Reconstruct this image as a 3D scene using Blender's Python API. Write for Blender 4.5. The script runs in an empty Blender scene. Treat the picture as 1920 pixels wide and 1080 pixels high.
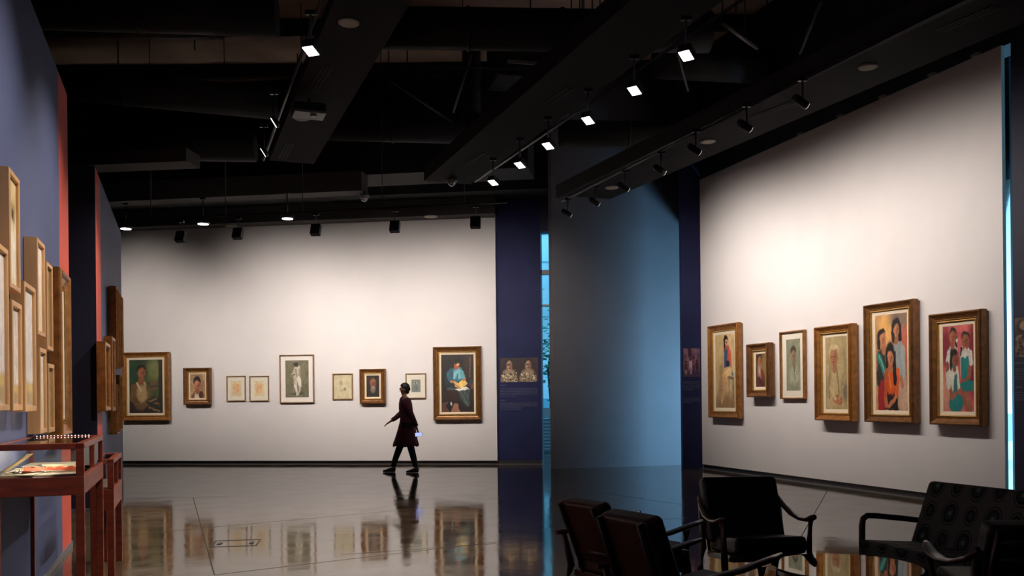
import bpy, bmesh, math, random
import numpy as np
from mathutils import Vector, Matrix
random.seed(7)
C = bpy.context.scene.collection
PI = math.pi
# ------------------------------------------------------------------ camera
F = 1700.0; U0 = 960.0; V0 = 745.0; H = 1.40; RL = 0.010
cr, sr = math.cos(RL), math.sin(RL)
cam_d = bpy.data.cameras.new('camera'); cam = bpy.data.objects.new('camera', cam_d); C.objects.link(cam)
cam_d.sensor_width = 36; cam_d.lens = F / 1920 * 36; cam_d.shift_y = (V0 - 540) / 1920
cam.matrix_world = Matrix(((cr, sr, 0, 0), (0, 0, -1, 0), (-sr, cr, 0, H), (0, 0, 0, 1)))
bpy.context.scene.camera = cam
sc = bpy.context.scene
sc.view_settings.view_transform = 'Standard'; sc.view_settings.look = 'None'
sc.view_settings.exposure = 0; sc.view_settings.gamma = 1

def ray(u, v):
    du, dw = (u - U0) / F, (V0 - v) / F
    return cr * du + sr * dw, -sr * du + cr * dw
def at_h(u, v, h):
    x, z = ray(u, v); t = (h - H) / z
    return Vector((x * t, t, h))
def at_y(u, v, y):
    x, z = ray(u, v); return Vector((x * y, y, H + z * y))
class Plane:
    # p0, p1 on the floor, going to the right as one faces the wall
    def __init__(s, p0, p1):
        s.o = Vector((p0[0], p0[1])); s.d = (Vector((p1[0], p1[1])) - s.o).normalized()
        s.n = Vector((s.d.y, -s.d.x)); s.rot = math.atan2(s.d.y, s.d.x)
    def hit(s, u, v, off=0.0):
        x, z = ray(u, v); o = s.o + s.n * off
        t = o.dot(s.n) / (x * s.n.x + s.n.y)
        p = Vector((x * t, t)); return (p - s.o).dot(s.d), H + z * t
    def pt(s, a, off=0.0, h=0.0):
        p = s.o + s.d * a + s.n * off; return Vector((p.x, p.y, h))

# ------------------------------------------------------------------ materials
def lin(c):
    return tuple(((x / 255) / 12.92 if x / 255 <= 0.04045 else ((x / 255 + 0.055) / 1.055) ** 2.4) for x in c)
MATS = {}
def mat(name, col, rough=0.6, metal=0.0, var=0.08, scale=6.0, bump=0.0, emit=None, es=0.0, stretch=(1, 1, 1), spec=0.5, coat=0.0, bscale=None, rvar=0.0):
    if name in MATS: return MATS[name]
    m = bpy.data.materials.new(name); m.use_nodes = True; nt = m.node_tree; b = nt.nodes['Principled BSDF']
    tc = nt.nodes.new('ShaderNodeTexCoord'); mp = nt.nodes.new('ShaderNodeMapping'); mp.inputs['Scale'].default_value = stretch
    nt.links.new(tc.outputs['Object'], mp.inputs[0])
    nz = nt.nodes.new('ShaderNodeTexNoise'); nz.inputs['Scale'].default_value = scale; nz.inputs['Detail'].default_value = 4
    nt.links.new(mp.outputs[0], nz.inputs['Vector'])
    rp = nt.nodes.new('ShaderNodeValToRGB'); e = rp.color_ramp.elements
    e[0].position = 0.3; e[1].position = 0.7
    e[0].color = (*[max(0, c * (1 - var)) for c in col], 1); e[1].color = (*[min(1, c * (1 + var)) for c in col], 1)
    nt.links.new(nz.outputs['Fac'], rp.inputs[0]); nt.links.new(rp.outputs[0], b.inputs['Base Color'])
    b.inputs['Roughness'].default_value = rough; b.inputs['Metallic'].default_value = metal
    b.inputs['Specular IOR Level'].default_value = spec
    if coat: b.inputs['Coat Weight'].default_value = coat; b.inputs['Coat Roughness'].default_value = 0.15
    if rvar:
        mr = nt.nodes.new('ShaderNodeMapRange'); mr.inputs[3].default_value = rough - rvar; mr.inputs[4].default_value = rough + rvar
        nt.links.new(nz.outputs['Fac'], mr.inputs[0]); nt.links.new(mr.outputs[0], b.inputs['Roughness'])
    if bump:
        bp = nt.nodes.new('ShaderNodeBump'); bp.inputs['Strength'].default_value = bump; bp.inputs['Distance'].default_value = 0.01
        n2 = nt.nodes.new('ShaderNodeTexNoise'); n2.inputs['Scale'].default_value = bscale or scale * 6
        nt.links.new(mp.outputs[0], n2.inputs['Vector']); nt.links.new(n2.outputs['Fac'], bp.inputs['Height']); nt.links.new(bp.outputs[0], b.inputs['Normal'])
    if emit: b.inputs['Emission Color'].default_value = (*emit, 1); b.inputs['Emission Strength'].default_value = es
    MATS[name] = m; return m
WHITE = mat('white_wall_paint', (0.74, 0.71, 0.70), 0.75, var=0.015, scale=2)
NAVY = mat('navy_wall_paint', (0.022, 0.026, 0.082), 0.6, var=0.1, scale=2, spec=0.12)
NAVYD = mat('dark_navy_paint', (0.010, 0.012, 0.035), 0.6, var=0.1, scale=2)
GREY = mat('grey_wall_paint', (0.085, 0.080, 0.092), 0.7, var=0.05, scale=2)
BLUEGREY = mat('slate_blue_paint', (0.075, 0.094, 0.195), 0.6, var=0.05, scale=1.5)
CORAL = mat('coral_red_paint', (0.60, 0.085, 0.05), 0.6, var=0.05, scale=2)
SKIRT = mat('dark_skirting', (0.03, 0.028, 0.03), 0.4, var=0.1)
BLACK = mat('black_ceiling_paint', (0.010, 0.010, 0.011), 0.8, var=0.3, scale=3)
BEAM = mat('charcoal_board', (0.009, 0.0083, 0.0085), 0.9, spec=0.15, var=0.12, scale=1.5)
SLAB = mat('brown_concrete_slab', (0.42, 0.29, 0.22), 0.9, var=0.35, scale=0.8)
DUCT = mat('dark_duct_metal', (0.012, 0.012, 0.013), 0.8, 0.0, var=0.3)
PIPEM = mat('dull_grey_pipe', (0.05, 0.05, 0.05), 0.5, 0.3, var=0.3)
BEAM3 = mat('dark_soffit_board', (0.014, 0.0125, 0.0128), 0.9, var=0.12, scale=1.5, spec=0.15)
BEAM_LIT = mat('lit_brown_grey_board', (0.05, 0.045, 0.042), 0.85, var=0.12, scale=1.5)  # paler board for the back strips; wall light is put into the colour
BLKMET = mat('black_fixture_metal', (0.02, 0.02, 0.022), 0.45, 0.2, var=0.15)
GREYMET = mat('grey_fixture_metal', (0.16, 0.16, 0.17), 0.4, 0.3, var=0.1)
PALE = mat('pale_speaker_cover', (0.42, 0.38, 0.32), 0.7, var=0.05)
LENS = mat('lit_lamp_glass', (1, 1, 1), 0.4, emit=(1.0, 0.95, 0.92), es=9)
LENSDIM = mat('dim_lamp_glass', (0.8, 0.78, 0.7), 0.4, emit=(1.0, 0.92, 0.8), es=0.7)
MAHOG = mat('red_brown_mahogany', (0.21, 0.034, 0.013), 0.38, var=0.3, scale=5, stretch=(1, 1, 6), coat=0.15)
OAK = mat('light_oak_wood', (0.60, 0.34, 0.15), 0.4, var=0.2, scale=9, stretch=(1, 1, 0.15))
GILT = mat('antique_gilt_wood', (0.40, 0.17, 0.045), 0.34, 0.5, var=0.3, scale=12, bump=0.15)
GILTD = mat('dark_gilt_wood', (0.22, 0.095, 0.03), 0.36, 0.45, var=0.3, scale=12, bump=0.15)
GOLDR = mat('bright_gold_edge', (0.75, 0.48, 0.14), 0.3, 0.7, var=0.15, scale=15)
THINOAK = mat('thin_brown_frame_wood', (0.30, 0.18, 0.085), 0.4, var=0.2, scale=10)
LINER = mat('cream_linen_liner', (0.78, 0.66, 0.50), 0.8, var=0.04, scale=30)
MATB = mat('ivory_mat_board', (0.75, 0.70, 0.58), 0.8, var=0.02, scale=10)
MATW = mat('white_mat_board', (0.80, 0.75, 0.70), 0.8, var=0.02, scale=10)
WOODD = mat('dark_teak_wood', (0.065, 0.016, 0.009), 0.32, var=0.3, scale=6, stretch=(1, 1, 4))
LEATH = mat('black_leather', (0.009, 0.005, 0.005), 0.5, var=0.2, scale=6, bump=0.2)
LEATHR = mat('dark_red_leather', (0.06, 0.010, 0.006), 0.45, var=0.2, scale=6, bump=0.2)
STEEL = mat('brushed_steel', (0.4, 0.4, 0.4), 0.3, 0.9, var=0.1)
FROST = mat('grey_joint_filler', (0.02, 0.02, 0.02), 0.6)
PAPER = mat('aged_paper', (0.62, 0.55, 0.36), 0.7, var=0.12, scale=14)
PINKP = mat('pink_white_paper', (0.75, 0.62, 0.55), 0.7, var=0.08, scale=14)
REDC = mat('orange_red_cloth', (0.55, 0.085, 0.03), 0.7, var=0.25, scale=18)
TRAYM = mat('cream_display_board', (0.62, 0.52, 0.38), 0.7, var=0.05)
INK = mat('pale_grey_lettering', (0.17, 0.17, 0.22), 0.7)
OUTW = mat('pale_blue_cladding', (0.80, 0.93, 0.95), 0.6, var=0.1, scale=0.8)
OUTB = mat('mid_blue_cladding', (0.26, 0.48, 0.58), 0.6, var=0.1)
OUTL = mat('white_render', (0.85, 0.88, 0.88), 0.6, var=0.05)
LEAFM = mat('tree_leaves', (0.04, 0.24, 0.14), 0.6, var=0.4, scale=9)
BARKM = mat('tree_bark', (0.03, 0.04, 0.04), 0.9, var=0.3)
MULL = mat('dark_window_frame', (0.01, 0.02, 0.03), 0.4)

def glass_mat(name, tint, gloss=0.06, blend=True, ior=1.45):
    m = bpy.data.materials.new(name); m.use_nodes = True; nt = m.node_tree; nt.nodes.clear()
    o = nt.nodes.new('ShaderNodeOutputMaterial'); mx = nt.nodes.new('ShaderNodeMixShader')
    t = nt.nodes.new('ShaderNodeBsdfTransparent'); t.inputs[0].default_value = (*tint, 1)
    g = nt.nodes.new('ShaderNodeBsdfGlossy'); g.inputs['Roughness'].default_value = 0.02
    fr = nt.nodes.new('ShaderNodeFresnel'); fr.inputs[0].default_value = ior
    nz = nt.nodes.new('ShaderNodeTexNoise'); nz.inputs['Scale'].default_value = 3
    bp = nt.nodes.new('ShaderNodeBump'); bp.inputs['Strength'].default_value = 0.02; nt.links.new(nz.outputs['Fac'], bp.inputs['Height'])
    nt.links.new(bp.outputs[0], g.inputs['Normal'])
    nt.links.new(fr.outputs[0], mx.inputs[0]); nt.links.new(t.outputs[0], mx.inputs[1]); nt.links.new(g.outputs[0], mx.inputs[2]); nt.links.new(mx.outputs[0], o.inputs[0])
    return m
GLASS = glass_mat('clear_glass', (0.96, 0.98, 0.97))
TINT = glass_mat('tinted_window_glass', (0.8, 0.9, 0.95))
TABLEG = glass_mat('table_glass', (0.5, 0.52, 0.5), ior=1.8)

def paint_mat(name, rough=0.55):
    m = bpy.data.materials.new(name); m.use_nodes = True; nt = m.node_tree; b = nt.nodes['Principled BSDF']
    a = nt.nodes.new('ShaderNodeVertexColor'); a.layer_name = 'paint'
    tc = nt.nodes.new('ShaderNodeTexCoord')
    nz = nt.nodes.new('ShaderNodeTexNoise'); nz.inputs['Scale'].default_value = 22; nz.inputs['Detail'].default_value = 3
    nt.links.new(tc.outputs['Object'], nz.inputs['Vector'])
    mr = nt.nodes.new('ShaderNodeMapRange'); mr.inputs[3].default_value = 0.78; mr.inputs[4].default_value = 1.22
    nt.links.new(nz.outputs['Fac'], mr.inputs[0])
    mm = nt.nodes.new('ShaderNodeVectorMath'); mm.operation = 'SCALE'
    nt.links.new(a.outputs[0], mm.inputs[0]); nt.links.new(mr.outputs[0], mm.inputs['Scale'])
    nt.links.new(mm.outputs[0], b.inputs['Base Color']); b.inputs['Roughness'].default_value = rough
    return m
PAINT = paint_mat('brushed_oil_paint')

def floor_mat():
    m = bpy.data.materials.new('polished_dark_concrete'); m.use_nodes = True; nt = m.node_tree; b = nt.nodes['Principled BSDF']
    tc = nt.nodes.new('ShaderNodeTexCoord')
    n1 = nt.nodes.new('ShaderNodeTexNoise'); n1.inputs['Scale'].default_value = 0.35; n1.inputs['Detail'].default_value = 6
    n2 = nt.nodes.new('ShaderNodeTexNoise'); n2.inputs['Scale'].default_value = 2.5; n2.inputs['Detail'].default_value = 8
    for n in (n1, n2): nt.links.new(tc.outputs['Object'], n.inputs['Vector'])
    mx = nt.nodes.new('ShaderNodeMath'); mx.operation = 'MULTIPLY'
    nt.links.new(n1.outputs['Fac'], mx.inputs[0]); nt.links.new(n2.outputs['Fac'], mx.inputs[1])
    rp = nt.nodes.new('ShaderNodeValToRGB'); e = rp.color_ramp.elements
    e[0].position = 0.12; e[0].color = (0.03, 0.022, 0.014, 1); e[1].position = 0.42; e[1].color = (0.10, 0.070, 0.038, 1)
    nt.links.new(mx.outputs[0], rp.inputs[0]); nt.links.new(rp.outputs[0], b.inputs['Base Color'])
    mr = nt.nodes.new('ShaderNodeMapRange'); mr.inputs[1].default_value = 0.3; mr.inputs[2].default_value = 0.7; mr.inputs[3].default_value = 0.045; mr.inputs[4].default_value = 0.12
    nt.links.new(n2.outputs['Fac'], mr.inputs[0]); nt.links.new(mr.outputs[0], b.inputs['Roughness'])
    n3 = nt.nodes.new('ShaderNodeTexNoise'); n3.inputs['Scale'].default_value = 2.6; n3.inputs['Detail'].default_value = 2
    nt.links.new(tc.outputs['Object'], n3.inputs['Vector'])
    bp = nt.nodes.new('ShaderNodeBump'); bp.inputs['Strength'].default_value = 0.16; bp.inputs['Distance'].default_value = 0.01
    nt.links.new(n3.outputs['Fac'], bp.inputs['Height']); nt.links.new(bp.outputs[0], b.inputs['Normal'])
    b.inputs['IOR'].default_value = 1.41; b.inputs['Specular Tint'].default_value = (1.0, 0.9, 0.78, 1)
    return m
FLOORM = floor_mat()

def pattern_mat():
    m = bpy.data.materials.new('retro_oval_fabric'); m.use_nodes = True; nt = m.node_tree; b = nt.nodes['Principled BSDF']
    N = nt.nodes.new; L = nt.links.new
    a = N('ShaderNodeAttribute'); a.attribute_name = 'fab'
    def mth(op, x, y=None, c=None):
        n = N('ShaderNodeMath'); n.operation = op
        for i, q in enumerate((x, y, c)):
            if q is None: continue
            if isinstance(q, (int, float)): n.inputs[i].default_value = q
            else: L(q, n.inputs[i])
        return n.outputs[0]
    sx = N('ShaderNodeSeparateXYZ'); L(a.outputs['Vector'], sx.inputs[0])
    X = mth('DIVIDE', sx.outputs[0], 0.17); Y = mth('DIVIDE', sx.outputs[1], 0.17)
    cy = mth('FLOOR', Y); cx = mth('FLOOR', X)
    fx = mth('SUBTRACT', mth('FRACT', X), 0.5); fy = mth('SUBTRACT', mth('FRACT', Y), 0.5)
    r = mth('SQRT', mth('ADD', mth('MULTIPLY', mth('MULTIPLY', fx, fx), 1.5), mth('MULTIPLY', fy, fy)))
    par = mth('MODULO', mth('ABSOLUTE', mth('ADD', cx, cy)), 2.0)
    r2 = mth('ADD', r, mth('MULTIPLY', par, 0.10))
    rp = N('ShaderNodeValToRGB'); rp.color_ramp.interpolation = 'CONSTANT'; e = rp.color_ramp.elements
    cols = [(0, (0.17, 0.22, 0.21)), (0.09, (0.04, 0.05, 0.048)), (0.24, (0.006, 0.006, 0.007)), (0.36, (0.13, 0.115, 0.095)), (0.42, (0.015, 0.015, 0.015)), (0.47, (0.115, 0.105, 0.085))]
    e[0].position = 0; e[0].color = (*cols[0][1], 1); e[1].position = cols[1][0]; e[1].color = (*cols[1][1], 1)
    for p, c in cols[2:]:
        q = e.new(p); q.color = (*c, 1)
    L(r2, rp.inputs[0]); L(rp.outputs[0], b.inputs['Base Color']); b.inputs['Roughness'].default_value = 0.85
    return m
PATT = pattern_mat()

# ------------------------------------------------------------------ object helpers
def tag(o, label=None, cat=None, group=None, kind=None):
    if label: o['label'] = label
    if cat: o['category'] = cat
    if group: o['group'] = group
    if kind: o['kind'] = kind
    return o
def thing(name, loc, rz, label, cat, group=None):
    o = bpy.data.objects.new(name, None); C.objects.link(o); o.location = loc; o.rotation_euler = (0, 0, rz); o.empty_display_size = 0.1
    return tag(o, label, cat, group)
class MB:
    def __init__(s): s.b = bmesh.new(); s.mi = 0
    def _new(s, vs, fs):
        V = [s.b.verts.new(v) for v in vs]
        for f in fs:
            try:
                q = s.b.faces.new([V[i] for i in f]); q.material_index = s.mi
            except ValueError: pass
        return V
    def box(s, x0, x1, y0, y1, z0, z1):
        vs = [(x, y, z) for z in (z0, z1) for y in (y0, y1) for x in (x0, x1)]
        s._new(vs, [(0, 2, 3, 1), (4, 5, 7, 6), (0, 1, 5, 4), (2, 6, 7, 3), (0, 4, 6, 2), (1, 3, 7, 5)]); return s
    def hexa(s, pts): # 4 floor corners + z0,z1 given separately via prism
        s._new(pts, [(3, 2, 1, 0), (4, 5, 6, 7), (0, 1, 5, 4), (1, 2, 6, 5), (2, 3, 7, 6), (3, 0, 4, 7)]); return s
    def prism(s, poly, z0, z1):
        n = len(poly); vs = [(p[0], p[1], z0) for p in poly] + [(p[0], p[1], z1) for p in poly]
        s._new(vs, [tuple(range(n))[::-1], tuple(range(n, 2 * n))] + [(i, (i + 1) % n, (i + 1) % n + n, i + n) for i in range(n)]); return s
    def sweep(s, pts, secs, n=10, power=2.0, up=Vector((0, 0, 1))):
        # secs: (half width, half height) per point
        pts = [Vector(p) for p in pts]; rings = []
        for i, p in enumerate(pts):
            t = (pts[min(i + 1, len(pts) - 1)] - pts[max(i - 1, 0)]).normalized()
            a = t.cross(up)
            if a.length < 0.05: a = t.cross(Vector((0, 1, 0)))
            a.normalize(); c = a.cross(t).normalized(); w, h = secs[i] if isinstance(secs, list) else secs
            ring = []
            for k in range(n):
                th = 2 * PI * k / n; cc, ss = math.cos(th), math.sin(th)
                ex = 2.0 / power
                ring.append(s.b.verts.new(p + a * w * math.copysign(abs(cc) ** ex, cc) + c * h * math.copysign(abs(ss) ** ex, ss)))
            rings.append(ring)
        for i in range(len(rings) - 1):
            for k in range(n):
                q = s.b.faces.new([rings[i][k], rings[i][(k + 1) % n], rings[i + 1][(k + 1) % n], rings[i + 1][k]]); q.material_index = s.mi; q.smooth = True
        for r in (rings[0][::-1], rings[-1]):
            q = s.b.faces.new(r); q.material_index = s.mi
        return s
    def tube(s, a, b, r, n=8, r2=None): return s.sweep([a, b], [(r, r), (r2 or r, r2 or r)], n)
    def lathe(s, prof, c=(0, 0, 0), n=24):
        rings = [[s.b.verts.new((c[0] + r * math.cos(2 * PI * k / n), c[1] + r * math.sin(2 * PI * k / n), c[2] + z)) for k in range(n)] for r, z in prof]
        for i in range(len(rings) - 1):
            for k in range(n):
                q = s.b.faces.new([rings[i][k], rings[i][(k + 1) % n], rings[i + 1][(k + 1) % n], rings[i + 1][k]]); q.smooth = True; q.material_index = s.mi
        s.b.faces.new(rings[0][::-1]).material_index = s.mi; s.b.faces.new(rings[-1]).material_index = s.mi; return s
    def sphere(s, c, r, seg=16, sc=(1, 1, 1), smooth=True):
        M = Matrix.Translation(c) @ Matrix.Diagonal((*[r * q for q in sc], 1))
        g = bmesh.ops.create_uvsphere(s.b, u_segments=seg, v_segments=max(6, seg // 2), radius=1, matrix=M)
        for v in g['verts']:
            for f in v.link_faces: f.smooth = smooth; f.material_index = s.mi
        return s
    def ring(s, w, h, prof, flip=False):
        # rectangular picture moulding in local x/z; prof = [(inset, y)]
        loops = []
        for ins, y in prof:
            x, z = w / 2 - ins, h / 2 - ins
            loops.append([s.b.verts.new(p) for p in ((-x, y, -z), (x, y, -z), (x, y, z), (-x, y, z))])
        n = len(loops)
        for i in range(n):
            a, b2 = loops[i], loops[(i + 1) % n]
            for k in range(4): s.b.faces.new([a[k], a[(k + 1) % 4], b2[(k + 1) % 4], b2[k]]).material_index = s.mi
        return s
    def build(s, name, mats, parent=None, bevel=0, smooth=False, seg=2, loc=None, rot=None):
        if not isinstance(mats, (list, tuple)): mats = [mats]
        bmesh.ops.recalc_face_normals(s.b, faces=s.b.faces)
        me = bpy.data.meshes.new(name); s.b.to_mesh(me); s.b.free()
        for m in mats: me.materials.append(m)
        if smooth:
            for p in me.polygons: p.use_smooth = True
        o = bpy.data.objects.new(name, me); C.objects.link(o); o.parent = parent
        if loc: o.location = loc
        if rot: o.rotation_euler = rot
        if bevel:
            b = o.modifiers.new('bevel', 'BEVEL'); b.width = bevel; b.segments = seg; b.limit_method = 'ANGLE'
        return o
def copy_tree(o, parent=None):
    c = o.copy(); C.objects.link(c); c.parent = parent
    for ch in list(o.children):
        if ch is not c: copy_tree(ch, c)
    return c
def struct(mb, name, m, **k): return tag(mb.build(name, m, **k), kind='structure')

# ------------------------------------------------------------------ planes of the place
fl = lambda u, v: at_h(u, v, 0)
PB = Plane(fl(228, 870.5), fl(932, 870.5))            # white back wall
PR = Plane(fl(1316, 878.5), fl(1880, 956))            # white right wall
g1 = fl(129, 1030); PL = Plane((g1.x + 0.36, g1.y - 1.0), g1[:2])   # slate blue left walls
HC = 8.0
def slab(name, P, s0, s1, o0, o1, z0, z1, m, kind='structure', bevel=0):
    b = MB().prism([P.pt(s0, o0), P.pt(s1, o0), P.pt(s1, o1), P.pt(s0, o1)], z0, z1)
    o = b.build(name, m, bevel=bevel)
    if kind: o['kind'] = kind
    return o

# floor with saw-cut joints
b = MB(); b._new([(-16, -7, 0), (16, -7, 0), (16, 26, 0), (-16, 26, 0)], [(0, 1, 2, 3)])
b.mi = 1
def joint(a, c, w=0.0045):
    a, c = fl(*a), fl(*c); d = (c - a).normalized(); n = Vector((-d.y, d.x, 0)) * w; e = Vector((0, 0, 0.0012))
    b._new([a - n + e, c - n + e, c + n + e, a + n + e], [(0, 1, 2, 3)])
for j in (((362, 933), (402, 1078)), ((402, 1078), (930, 1016)), ((236, 936), (425, 931)), ((230, 1004), (800, 952)), ((1044, 912), (1290, 948)), ((1120, 985), (1290, 970)),
          ((1560, 905), (1500, 1010)), ((640, 1040), (930, 1019)), ((235, 908), (310, 903))): joint(*j)
struct(b, 'floor', [FLOORM, FROST])
struct(MB().box(-16, 16, -7, 26, HC, HC + 0.3), 'ceiling', SLAB)
# back wall
sB1, _ = PB.hit(932, 800); hBt = (PB.hit(228, 436)[1] + PB.hit(932, 405)[1]) / 2
sB0 = -0.02
print('back height', hBt, 'len', sB1, 'y', PB.o, 'rightlen', PR.hit(1880, 500)[0])
sN, _ = PB.hit(1016.5, 800, -0.1)
slab('wall_back', PB, -12, sN, -0.4, -0.1, 0, HC, NAVY)
slab('wall_back_panel', PB, -6, sB1, -0.1, 0, 0.075, hBt, WHITE)
slab('baseboard_back', PB, -6, sN, -0.1, -0.06, 0, 0.075, SKIRT)
slab('trim_back', PB, -6, sN, -0.06, 0.03, 0.0, 0.008, GREYMET)
hW = PB.hit(1026, 434, -0.1)[1]
_q = PR.o + PR.n * (-2.8); _w = _q - (PB.o + PB.n * -0.1); _den = PR.d.dot(PB.n)
sF = -_w.dot(PB.n) / _den; sE = (_q + PR.d * sF - PB.o).dot(PB.d)   # where the glazed facade meets the back wall
print('sF', sF, 'sE', sE, 'sN', sN)
slab('wall_back_header', PB, sN, sE + 0.05, -0.4, -0.1, hW, HC, NAVYD)
slab('wall_back_end', PB, sN + 1.3, sE + 0.05, -0.4, -0.1, 0, hW, NAVYD)
# right wall
sR1, _ = PR.hit(1881, 500); hRt = (PR.hit(1316, 325)[1] + PR.hit(1880, 100)[1]) / 2
print('right height', hRt, PR.hit(1316, 325)[1], PR.hit(1880, 100)[1])
slab('wall_right_panel', PR, 0, sR1, -0.05, 0, 0.085, hRt, WHITE)
slab('baseboard_right', PR, 0, sR1, -0.07, -0.035, 0, 0.085, SKIRT)
slab('trim_right', PR, 0, sR1, -0.035, 0.04, 0.0, 0.008, GREYMET)
slab('wall_right_header', PR, -0.1, 20, -0.40, -0.06, hRt + 0.005, HC, BLACK)
sR2, _ = PR.hit(1902, 800)
slab('wall_right_near', PR, sR2, 22, -0.05, 0.0, 0, HC, NAVYD)
# navy fin at the far end of the right wall, facing the camera
pn = PR.pt(0, 0); xl = ray(1279, 700)[0] * (pn.y - 0.02)
struct(MB().box(xl, pn.x + 0.02, pn.y - 0.02, pn.y + 0.16, 0, HC), 'wall_right_fin', NAVY)
struct(MB().prism([(pn.x - 0.02, pn.y + 0.16), (pn.x + 0.14, pn.y + 0.16), (pn.x + 0.14, pn.y + 1.9), (pn.x - 0.02, pn.y + 1.9)], 4.7, HC), 'wall_daylight_block', BLACK)  # unseen block, added to cut daylight off the upper grey wall
# exterior facade on the right, glazed
fo = -2.8
slab('wall_outer_right', PR, sF - 0.1, 22, fo - 0.25, fo, 6.9, HC, BLACK)
slab('wall_outer_right_near', PR, sR1 + 1.5, 22, fo - 0.25, fo, 0, 6.9, BLACK)
slab('ceiling_daylight_block', PR, sF - .1, 22, fo, -0.42, 6.9, 7.05, BLACK)  # unseen lid, added to keep corridor daylight off the gallery ceiling
w = slab('window_2', PR, sF, sR1 + 1.5, fo - 0.14, fo - 0.12, 0, 6.9, TINT)
for i in range(7):
    a = sF + i * 1.1
    slab('window_frame', PR, a, a + 0.06, fo - 0.18, fo - 0.06, 0, 6.9, MULL).parent = w
# grey free-standing wall
ga, gb = at_y(1037, 700, 17.6), at_y(1279, 700, 18.35)
PG = Plane((ga.x, ga.y), (gb.x, gb.y)); gl = (Vector((gb.x, gb.y)) - Vector((ga.x, ga.y))).length
slab('wall_grey', PG, 0, gl + 0.25, -0.2, 0, 0.0, HC, GREY)
# window slit in the back wall
w = slab('window_1', PB, sN, sN + 1.3, -0.27, -0.25, 0, hW, TINT)
for v in (511, 573):
    h = PB.hit(1026, v, -0.25)[1]
    slab('window_frame', PB, sN, sN + 1.3, -0.3, -0.2, h - (0.05 if v == 511 else 0.02), h + (0.05 if v == 511 else 0.02), MULL).parent = w
# left walls (two blocks with a gap)
sL1 = PL.hit(130, 600)[0]; sLr = PL.hit(113, 600)[0]
hL = (PL.hit(130, 190)[1] + PL.hit(58, 0)[1]) / 2
a0 = PL.hit(181, 600)[0]; a0c = PL.hit(190, 600)[0]; a1 = PL.hit(228, 600)[0]
print('left', hL, sL1, a0, a1, PL.hit(185, 335)[1], PL.hit(228, 435)[1])
slab('wall_left', PL, -8, sLr, -0.9, 0, 0, hL, BLUEGREY)
slab('wall_left_coral', PL, sLr, sL1, -0.9, 0, 0, hL, CORAL)
slab('wall_left_far', PL, a0c, a1, -0.9, 0, 0, hL, BLUEGREY)
slab('wall_left_far_coral', PL, a0, a0c, -0.9, 0, 0, hL, CORAL)
slab('wall_left_far_end', PL, a0 - 0.03, a0 - 0.001, -3.5, -0.001, 0, hL, NAVYD)
slab('baseboard_left_far_end', PL, a0 - 0.05, a0 - 0.031, -3.5, -0.01, 0, 0.05, GREYMET)
slab('baseboard_left', PL, -8, sL1, 0.0, 0.012, 0, 0.05, GREYMET)
struct(MB().box(-14.3, -14, -6, 26, 0, HC), 'wall_outer_left', BLACK)
struct(MB().box(-14, 15, -6.3, -6, 0, HC), 'wall_behind', BLACK)
# building, tree and louvre seen through the slit
wx = PB.pt(sN + 0.3).x
b = MB().box(wx - 5, wx + 7, 33, 33.4, 0, 12)
b.mi = 1
for i in range(12): b.box(wx - 5, wx + 7, 32.95, 33.0, 1.0 * i + 0.3, 1.0 * i + 0.34)
for i in range(10): b.box(wx - 5 + i * 1.2, wx - 4.96 + i * 1.2, 32.95, 33.0, 0, 12)
t = thing('office_building', (0, 0, 0), 0, 'pale blue panelled building seen outside through the narrow slit window', 'building')
b.build('facade', [OUTW, OUTB], t)
MB().box(wx - 5, wx + 7, 32.3, 32.9, 0.1, 1.3).build('base_band', OUTB, t)
bb = MB().hexa([(wx - 3, 32.2, 2.8), (wx + 3, 32.2, 6.6), (wx + 3, 32.7, 6.6), (wx - 3, 32.7, 2.8), (wx - 3, 32.2, 3.15), (wx + 3, 32.2, 6.95), (wx + 3, 32.7, 6.95), (wx - 3, 32.7, 3.15)])
bb.build('stair_parapet', OUTL, t)
t = thing('garden_tree', (at_y(1030, 700, 27).x, 27, 0), 0, 'small leafy tree outside the narrow slit window', 'tree')
MB().sweep([(0, 0, 0), (0.05, 0, 1.2), (-0.03, 0, 2.2), (0.1, 0, 3.2)], [(0.06, 0.06), (0.05, 0.05), (0.04, 0.04), (0.02, 0.02)]).build('trunk', BARKM, t)
b = MB(); rnd = random.Random(3)
for i in range(420):
    p = Vector((rnd.gauss(0, 0.4), rnd.gauss(0, 0.4), 2.75 + rnd.gauss(0, 0.5))); a = rnd.random() * 6; w_ = 0.05 + rnd.random() * 0.06
    d = Vector((math.cos(a), math.sin(a), rnd.uniform(-.5, .5))) * w_; e = Vector((-math.sin(a), math.cos(a), rnd.uniform(-.8, .8))) * w_ * 0.6
    b._new([p - d, p + e, p + d, p - e], [(0, 1, 2, 3)])
b.build('foliage', LEAFM, t)
t = thing('louvre_screen', (wx, 23, 0), 0, 'white horizontal slatted screen low outside the slit window', 'screen')
b = MB()
for i in range(9): b.box(-1.6, 1.6, 0, 0.05, 0.06 + i * 0.085, 0.10 + i * 0.085)
b.build('slats', OUTL, t)
MB().box(-1.6, 1.6, 0.06, 0.14, 0.0, 0.84).build('backing', OUTB, t)
MB().box(-1.6, 1.6, 0.0, 0.2, 0.86, 1.12).build('top_panel', OUTL, t)
struct(MB().box(-40, 40, 26, 60, -0.05, -0.01), 'ground_outside', OUTB)

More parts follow.
